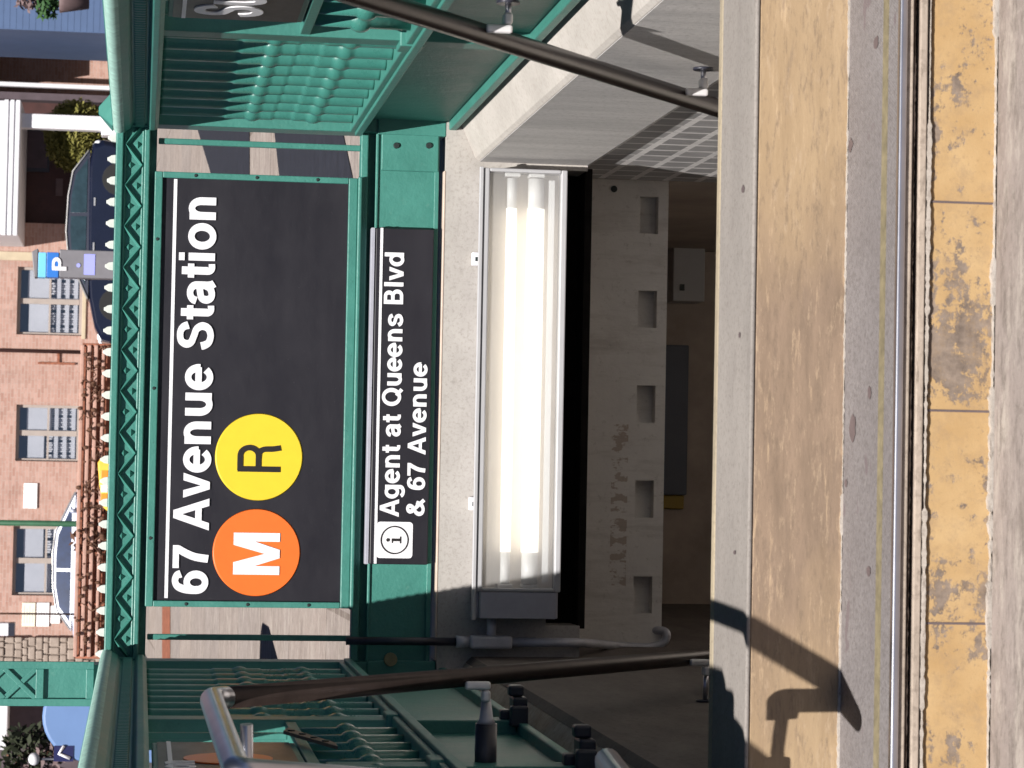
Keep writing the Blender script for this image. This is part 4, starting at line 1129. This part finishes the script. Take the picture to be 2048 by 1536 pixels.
p, q = at(94, 337, HB+.39), at(52, 262, HB+.39)
m = MB(); m.box(p.x-.1, q.x+.1, HB+.34, HB+.4, p.z-.06, q.z+.1); wo = build(m, 'window', 'navy', t); build(bx(p.x, q.x, HB+.33, HB+.339, p.z, q.z), 'pane', 'darkwall', wo)
p, q = at(125, 392, HB+.39), at(112, 357, HB+.39); build(bx(p.x, q.x, HB+.36, HB+.4, p.z, q.z), 'letter_box', 'flower_pink', t)
p, q = at(230, 447, HB-.4), at(100, 430, HB-.4)
# neighbouring bay with downspout
t = thing('row_house', 'narrow brown house bay with a white downspout next to the porch', 'house', (at(100, 180, HB).x, HB, bz))
p, q = at(200, 206, HB), at(0, 184, HB); build(bx(p.x, q.x, HB-.1, HB+.6, bz-.3, bz+7), 'pilaster', 'darkwall', t)
p, q = at(200, 182, HB), at(0, 165, HB); build(bx(p.x, q.x, HB-.25, HB-.05, bz-.3, bz+7), 'downspout', 'whitewood', t, .03)
p, q = at(200, 165, HB), at(0, 60, HB); build(bx(p.x-.3, q.x+2, HB+1.85, HB+2.2, bz-.3, bz+7), 'wall', 'brick', t); build(bx(p.x, q.x+.3, HB-.1, HB+1.84, 5.5, 5.7), 'soffit', 'darkwood', t)
# blue house
t = thing('blue_house', 'blue sided house corner at the edge of the picture', 'house', (10.6, 60, bz))
c0 = at(100, 62, 60.).x
m = MB(); m.box(c0, c0+9, 60, 64.2, bz-.5, bz+9); build(m, 'wall', 'blue', t)
m = MB()
for k in range(60): m.prism([(60, bz+.15*k), (60-.005, bz+.15*k), (60, bz+.15*k+.14)], 'x', c0+.02, c0+9)
build(m, 'clapboard', 'blue', t)

def foliage(mb, c, rad, n, size, rnd, flat=1.):
    for _ in range(n):
        while True:
            d = Vector((rnd.uniform(-1, 1), rnd.uniform(-1, 1), rnd.uniform(-1, 1)))
            if .35 < d.length < 1: break
        p = Vector(c)+Vector((d.x*rad[0], d.y*rad[1], d.z*rad[2]))*(1+rnd.uniform(-.08, .06))
        a = Vector((rnd.gauss(0, 1), rnd.gauss(0, 1), rnd.gauss(0, 1))).normalized(); b = a.orthogonal().normalized(); s_ = size*rnd.uniform(.6, 1.4)
        mb.add([p+a*s_, p+b*s_*.5, p-a*s_, p-b*s_*.5], [(0, 1, 2, 3)])
rnd = random.Random(11)
p = at(150, 272, 64.0)
t = thing('round_shrub', 'clipped olive green round shrub beside the white porch column', 'shrub', (p.x, 64, gz(64)))
m = MB(); foliage(m, (p.x, 64, p.z-.05), (.93, .7, .84), 9000, .06, rnd); build(m, 'foliage', 'leaf_olive', t)
build(MB().tube([(p.x, 64, gz(64)-.1), (p.x, 64, p.z)], [.08, .05], 8), 'trunk', 'twig', t)
m = MB(); foliage(m, (p.x, 64, p.z-.05), (.78, .6, .72), 5000, .11, rnd); build(m, 'inner_foliage', 'leaf_olive', t)
p = at(112, 10, 58.0)
t = thing('potted_plant', 'hanging plant with dusty brown pot in front of the blue house', 'plant', (p.x, 58, p.z-1))
m = MB(); foliage(m, (p.x+.1, 58, p.z+.2), (.45, .3, .3), 300, .09, rnd); build(m, 'foliage', 'leaf_green', t)
m = MB(); m.lathe([(.16, -.75), (.26, -.2), (.28, -.1), (.26, -.08)], (p.x+.1, 58, p.z), 'z', 14); build(m, 'pot', 'flower_pink', t)
build(MB().tube([(p.x+.1, 58, p.z), (p.x+.1, 58, p.z+1.6)], .012, 6), 'chain', 'navy', t)
m = MB(); foliage(m, (p.x+.2, 58, p.z+.6), (.4, .3, .35), 120, .1, rnd); build(m, 'dry_bloom', 'flower_pink', t)

# cars ---------------------------------------------------------------------
def car(name, label, x_c, Y, z, face, paint, glass, L=4.55, H=1.46, Wd=1.75):
    """side view car along X; face=-1 nose towards -X"""
    o = thing(name, label, 'car', (x_c, Y, z))
    fx = lambda u: x_c+face*u
    top = [(-2.25, .48), (-2.28, .70), (-2.20, .93), (-1.75, 1.0), (-.9, 1.0), (.75, .98), (1.35, .93), (1.95, .80), (2.22, .66), (2.27, .45), (2.2, .24), (-2.15, .24)]
    def ring(pts, ins, yy):
        return [(fx(u), yy, z+h) for u, h in pts]
    m = MB(); n = len(top)
    secs = [(.0, .94), (.10, .985), (.25, 1.), (Wd-.25, 1.), (Wd-.10, .985), (Wd, .94)]
    vs = []
    for yy, k in secs:
        vs += [(fx(u*k), Y-Wd/2+yy, z+.24+(h-.24)*(k if h > .6 else 1)) for u, h in top]
    fs = [tuple(range(n)), tuple((len(secs)-1)*n+i for i in range(n))]
    for s_ in range(len(secs)-1):
        for i in range(n): fs.append((s_*n+i, s_*n+(i+1) % n, (s_+1)*n+(i+1) % n, (s_+1)*n+i))
    m.add(vs, fs); bd = build(m, 'body', paint, o, .03, 2)
    roof = [(-2.05, .985), (-1.55, 1.34), (-1.0, H-.03), (-.2, H), (.35, H-.06), (1.30, .95)]
    n = len(roof); vs = []
    for yy, k in ((-.80, 0), (.80, 0), (-.60, 1), (.60, 1)): pass
    # greenhouse: base wide, roof narrow
    def gy(h): return (Wd/2-.05)-(h-.95)/(H-.95)*.20
    for sgn in (-1, 1): vs += [(fx(u), Y+sgn*gy(h), z+h) for u, h in roof]
    fs = [tuple(range(n)), tuple(range(n, 2*n))]+[(i, i+1, n+i+1, n+i) for i in range(n-1)]
    m = MB(); m.add(vs, fs); build(m, 'roof', paint, o, .03, 2)
    # side glass, two panes per side, proud by 4 mm
    for sgn in (-1, 1):
        for pane in ([(-1.82, 1.03), (-1.46, 1.29), (-1.0, 1.375), (-.62, 1.385), (-.62, 1.03)], [(-.54, 1.03), (-.54, 1.385), (-.2, 1.385), (.25, 1.345), (.98, 1.03)]):
            pts = [(u, 1.03+(h-1.03)*(H-1.03)/(1.46-1.03)*.98) for u, h in pane]
            m = MB(); vs = [(fx(u), Y+sgn*(gy(h)+.012), z+h) for u, h in pts]+[(fx(u), Y+sgn*(gy(h)-.02), z+h) for u, h in pts]
            k = len(pts); m.add(vs, [tuple(range(k))]+[(i, (i+1) % k, (i+1) % k+k, i+k) for i in range(k)]); build(m, 'window', glass, o)
    m = MB()
    vs = [(fx(u), Y+s_*(gy(h)-.10), z+h+.012) for u, h in ((.45, H-.09), (1.27, .975)) for s_ in (-1, 1)]; m.add(vs, [(0, 1, 3, 2)]); build(m, 'windscreen', glass, o)
    for u in (-1.38, 1.42):
        for sgn in (-1, 1):
            c = (fx(u), Y+sgn*(Wd/2-.10), z+.32)
            w_ = build(MB().lathe([(.25, -.10), (.32, -.09), (.33, 0), (.32, .09), (.25, .10)], c, 'y', 24), 'wheel', 'tyre', o)
            m = MB(); cc = (c[0], c[1]+sgn*.10, c[2])
            m.lathe([(.05, sgn*.01), (.10, sgn*.002)], cc, 'y', 12)
            for k in range(5):
                a_ = 2*math.pi*k/5; d = Vector((math.cos(a_), 0, math.sin(a_))); e = Vector((-math.sin(a_), 0, math.cos(a_)))*.032
                c_ = Vector(cc)+Vector((0, sgn*.004, 0)); m.add([c_+d*.03+e, c_+d*.03-e, c_+d*.225-e, c_+d*.225+e], [(0, 1, 2, 3)])
            m.lathe([(.225, 0), (.25, sgn*.006), (.25, 0)], cc, 'y', 24)
            build(m, 'rim', 'alloy', w_)
            build(MB().lathe([(.36, -.012), (.37, 0)], (c[0], Y+sgn*(Wd/2-.006), c[2]+.02), 'y', 22), 'wheel_arch', 'tyre', o)
    for sgn in (-1, 1):
        build(MB().sphere((fx(2.12), Y+sgn*.66, z+.66), .13, 10, 6, (1, 1, .6)), 'headlight', 'headlight', o)
        build(MB().sphere((fx(-2.17), Y+sgn*.68, z+.80), .13, 10, 6, (.7, 1, .8)), 'tail_light', 'headlight', o)
        build(MB().sphere((fx(.85), Y+sgn*(Wd/2+.05), z+1.0), .10, 10, 6, (.6, 1, .7)), 'mirror', paint, o)
    for u in (.05, -.95):
        build(bx(min(fx(u), fx(u+.18)), max(fx(u), fx(u+.18)), Y-Wd/2-.02, Y-Wd/2+.02, z+.84, z+.875), 'handle', 'chrome', o)
    # bright roof edge moulding over the side windows
    m = MB(); m.tube([(fx(u), Y-gy(h)-.008, z+h+.012) for u, h in [(-2.0, 1.0)]+roof[1:]], .022, 6); build(m, 'roof_trim', 'chrome', o)
    return o
YC = 57.
p = at(135, 430, YC)
car('parked_car', 'dark navy hatchback parked behind the blue parking meter', at(180, 487, YC).x, YC, p.z-1.47, -1, 'carpaint_navy', 'carglass')
p = at(107, 1130, 62.)
car('parked_car', 'white car with blue tinted windows parked behind the salmon railing', at(150, 1090, 62).x, 62., p.z-1.46, 1, 'carpaint_white', 'bluecarglass')

# parking meter
Y = 36.; a, b = at(150, 556, Y), at(150, 499, Y); tz = at(66, 528, Y).z; bz_ = gz(Y); 
t = thing('parking_meter', 'grey and blue parking meter with a white P before the navy car', 'parking meter', ((a.x+b.x)/2, Y, bz_))
build(bx(a.x+.005, b.x-.005, Y, Y+.3, bz_, at(118, 528, Y).z), 'cabinet', 'metergrey', t, .015)
build(bx(a.x, b.x-.05, Y-.012, Y+.28, at(118, 528, Y).z+.003, at(93, 528, Y).z), 'parking_panel', 'meterblue', t, .01)
build(bx(a.x-.004, b.x-.055, Y-.02, Y+.28, at(93, 528, Y).z+.002, at(76, 528, Y).z), 'light_band', 'metersky', t, .01)
m = MB(); zt = at(76, 528, Y).z+.003; m.prism([(a.x, zt), (b.x, zt), (b.x-.05, tz+.02), (a.x-.01, tz-.02)], 'y', Y-.03, Y+.3); build(m, 'cap', 'metergrey', t, .01)
c = at(133, 530, Y)
build(bx(a.x+.05, b.x-.06, Y-.008, Y, at(190, 528, Y).z, at(168, 528, Y).z), 'screen', 'meterlilac', t)
m = MB(); text_mesh(m, 'P', a.x+.08, Y-.0125, at(133, 528, Y).z-.0, .22, .20, .006, .17, .14); build(m, 'lettering', 'white', t)
build(MB().lathe([(.03, -.01), (.03, 0)], (c.x, Y, at(157, 528, Y).z), 'y', 12), 'button', 'meterlilac', t)

# rusty railing with dry vines
Y = 40.; a, b = at(180, 1314, Y), at(180, 690, Y); z0 = gz(Y)
t = thing('garden_railing', 'low salmon board railing over rust brown backing with dry brown vines', 'railing', ((a.x+b.x)/2, Y, z0))
for p0, p1 in ((154, 161.5), (168, 175.5), (181.5, 189), (197, 203)):
    build(bx(a.x, b.x, Y-.03, Y+.02, at(p1, 1000, Y).z, at(p0, 1000, Y).z), 'rail', 'salmon', t, .012)
build(bx(a.x+.02, b.x-.02, Y+.08, Y+.11, z0, at(158, 1000, Y).z), 'backing', 'rust', t)
n = 7
for k in range(n):
    xx = a.x+(b.x-a.x)*k/(n-1)
    build(MB().tube([(xx, Y+.03, z0-.1), (xx, Y+.03, at(158, 1000, Y).z)], .03, 8), 'post', 'rust', t)
vm = MB(); rnd = random.Random(3)
for k in range(46):
    xx = a.x+(b.x-a.x)*(rnd.betavariate(.8, .8) if k % 2 else rnd.uniform(0, .75)); zz = z0+rnd.uniform(.15, .9)
    pts = [Vector((xx, Y-.05, zz))]
    for j in range(7): pts.append(pts[-1]+Vector((rnd.uniform(-.09, .09), rnd.uniform(-.03, .03), rnd.uniform(-.05, .09))))
    vm.tube(pts, .010, 5)
build(vm, 'vine', 'twig', t)
vm = MB()
for k in range(160):
    xx = a.x+(b.x-a.x)*rnd.random(); zz = z0+rnd.uniform(.2, 1.02); s_ = rnd.uniform(.015, .04)
    vm.sphere((xx, Y-.08+rnd.uniform(-.05, .05), zz), s_, 6, 4, (1, 1, 1.3))
o = build(vm, 'dry_seed_head', 'twig', t); o['kind'] = 'stuff'
vm = MB(); foliage(vm, ((a.x*.62+b.x*.38), Y+.1, z0+.62), (.5, .2, .5), 170, .07, rnd); build(vm, 'dead_leaf_clump', 'twig', t)

# yellow barrier
Y = 34.; a, b = at(205, 1024, Y), at(205, 914, Y); z0 = gz(Y)
t = thing('plastic_barrier', 'yellow plastic barrier with orange panel showing over the fence rail', 'barrier', ((a.x+b.x)/2, Y, z0))
zt = at(195, 940, Y).z
m = MB(); m.prism([(a.x, z0), (b.x, z0), (b.x, zt-.05), (b.x-.08, zt), (a.x+.35, zt-.03), (a.x+.06, zt-.09), (a.x, zt-.16)], 'y', Y, Y+.18); build(m, 'body', 'plastic_yellow', t, .02, 3)
for k, (u, mt) in enumerate(((.2, 'plastic_orange'), (.36, 'paper'), (.62, 'plastic_orange'))):
    xx = a.x+(b.x-a.x)*u; build(bx(xx, xx+.10, Y-.008, Y, zt-.14, zt-.05), 'reflector', mt, t, .006)
# poles
p = at(100, 1047, 45); z0 = gz(45)
o = build(MB().tube([(p.x, 45, z0-.1), (p.x, 45, z0+.6), (p.x, 45, z0+7)], [.06, .055, .045], 10), 'street_pole', 'polegreen', None, base=(p.x, 45, z0)); tag(o, 'thin dark green street pole in front of the white car', 'pole')
p = at(100, 1228, 50); z0 = gz(50)
o = build(MB().tube([(p.x, 50, z0-.1), (p.x, 50, z0+7)], .018, 8), 'wire_pole', 'twig', None, base=(p.x, 50, z0)); tag(o, 'very thin dark pole crossing the three notice boards', 'pole')
# stone pillar, white unit
p, q = at(150, 1312, 65.8), at(0, 1274, 65.8)
t = thing('stone_pillar', 'rough beige rubble stone pillar at the end of the brick house', 'pillar', ((p.x+q.x)/2, 65.8, gz(65.8)))
m = MB(); rnd = random.Random(8); zz = gz(65.8)-.2
build(bx(p.x-.3, q.x-.03, 65.85, 66.4, zz, zz+7), 'core', 'stone', t)
m = MB()
while zz < gz(65.8)+7:
    xx = p.x-.3; h = rnd.uniform(.14, .28)
    while xx < q.x-.1:
        w_ = rnd.uniform(.16, .36); m.box(xx+.01, min(xx+w_-.01, q.x), 65.8-rnd.uniform(0, .05), 65.9, zz+.01, zz+h-.01); xx += w_
    zz += h
build(m, 'facing_stone', 'stone', t, .03, 2)
p, q = at(17, 1272, 63.5), at(-14, 1246, 63.5)
t = thing('wall_unit', 'small white slatted unit high on the wall near the stone pillar', 'air conditioner', (p.x, 63.5, p.z))
build(bx(p.x, q.x, 63.5, 64, p.z, q.z), 'body', 'whitewood', t, .02)
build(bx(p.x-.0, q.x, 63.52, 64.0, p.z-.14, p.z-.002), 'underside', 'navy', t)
# behind the lamp column: dark house, white eave, tree, mailbox
HB2 = 70.
p, q = at(200, 1700, HB2), at(0, 1300, HB2)
t = thing('dark_house', 'dark plum house with a white eave behind the lamp column', 'house', (q.x, HB2, gz(HB2)))
build(bx(p.x, q.x, HB2, HB2+4, gz(HB2)-.3, gz(HB2)+8), 'wall', 'darkwall', t)
p, q = at(14, 1500, HB2-1), at(-10, 1404, HB2-1); build(bx(p.x, q.x+.4, HB2-1, HB2, p.z, q.z), 'eave', 'whitewood', t, .03)
rnd = random.Random(21)
p = at(55, 1490, 50.)
t = thing('bare_tree', 'dark thin leaved tree in front of the plum house wall', 'tree', (p.x, 50, gz(50)))
m = MB(); foliage(m, (p.x-.2, 50, p.z), (.65, .5, .6), 420, .10, rnd); build(m, 'crown', 'leaf_dark', t)
m = MB(); foliage(m, (p.x-.35, 49.8, p.z-.3), (.5, .4, .45), 120, .09, rnd); build(m, 'dry_foliage', 'flower_pink', t)
m = MB(); m.tube([(p.x-.2, 50, gz(50)-.1), (p.x-.15, 50, p.z-.3), (p.x-.2, 50, p.z+.4)], [.08, .06, .02], 8)
for k in range(5): m.tube([(p.x-.16, 50, p.z-.4+.15*k), (p.x-.16+rnd.uniform(-.6, .5), 50+rnd.uniform(-.2, .2), p.z+.1*k)], [.03, .01], 6)
build(m, 'trunk', 'twig', t)
p = at(68, 1518, 48.)
t = thing('globe_light', 'small white globe light beside the thin leaved tree', 'light', (p.x, 48, gz(48)))
build(MB().sphere((p.x, 48, p.z), .12, 16, 10, (1, 1, .9)), 'globe', 'whitewood', t); build(MB().tube([(p.x, 48, gz(48)-.1), (p.x, 48, p.z-.1)], .025, 8), 'pole', 'navy', t)
# collection box with rounded top
Y = 16.3
p = at(84, 1440, Y); zt = p.z; x1_ = at(150, 1340, Y).x; x0_ = at(150, 1526, Y).x
t = thing('mailbox', 'blue rounded metal mailbox behind the lamp column', 'mailbox', ((x0_+x1_)/2, Y, gz(Y)))
rw = (x1_-x0_); zc = zt-rw*.55
pts = [(x0_, gz(Y)+.15), (x1_, gz(Y)+.15)]+[((x0_+x1_)/2+rw/2*math.cos(math.radians(a_)), zc+rw*.55*math.sin(math.radians(a_))) for a_ in range(0, 181, 10)]
m = MB(); m.prism(pts, 'y', Y, Y+.5); build(m, 'body', 'bluebox', t, .02, 3)
m = MB()
for dx_ in (x0_+.03, x1_-.09):
    for dy in (.03, .41): m.box(dx_, dx_+.06, Y+dy, Y+dy+.06, gz(Y)-.05, gz(Y)+.15)
build(m, 'leg', 'bluebox', t)
p, q = at(146, 1530, Y-.01), at(108, 1492, Y-.01)
build(bx(x0_+.01, q.x, Y-.006, Y-.001, p.z, q.z), 'label_panel', 'navybox', t)
m = MB(); xm = x0_+.06; m.tube([(xm-.03, Y-.008, p.z+.02), (xm, Y-.008, p.z+.09), (xm+.05, Y-.008, p.z+.06)], .012, 6); build(m, 'mark', 'white', t)
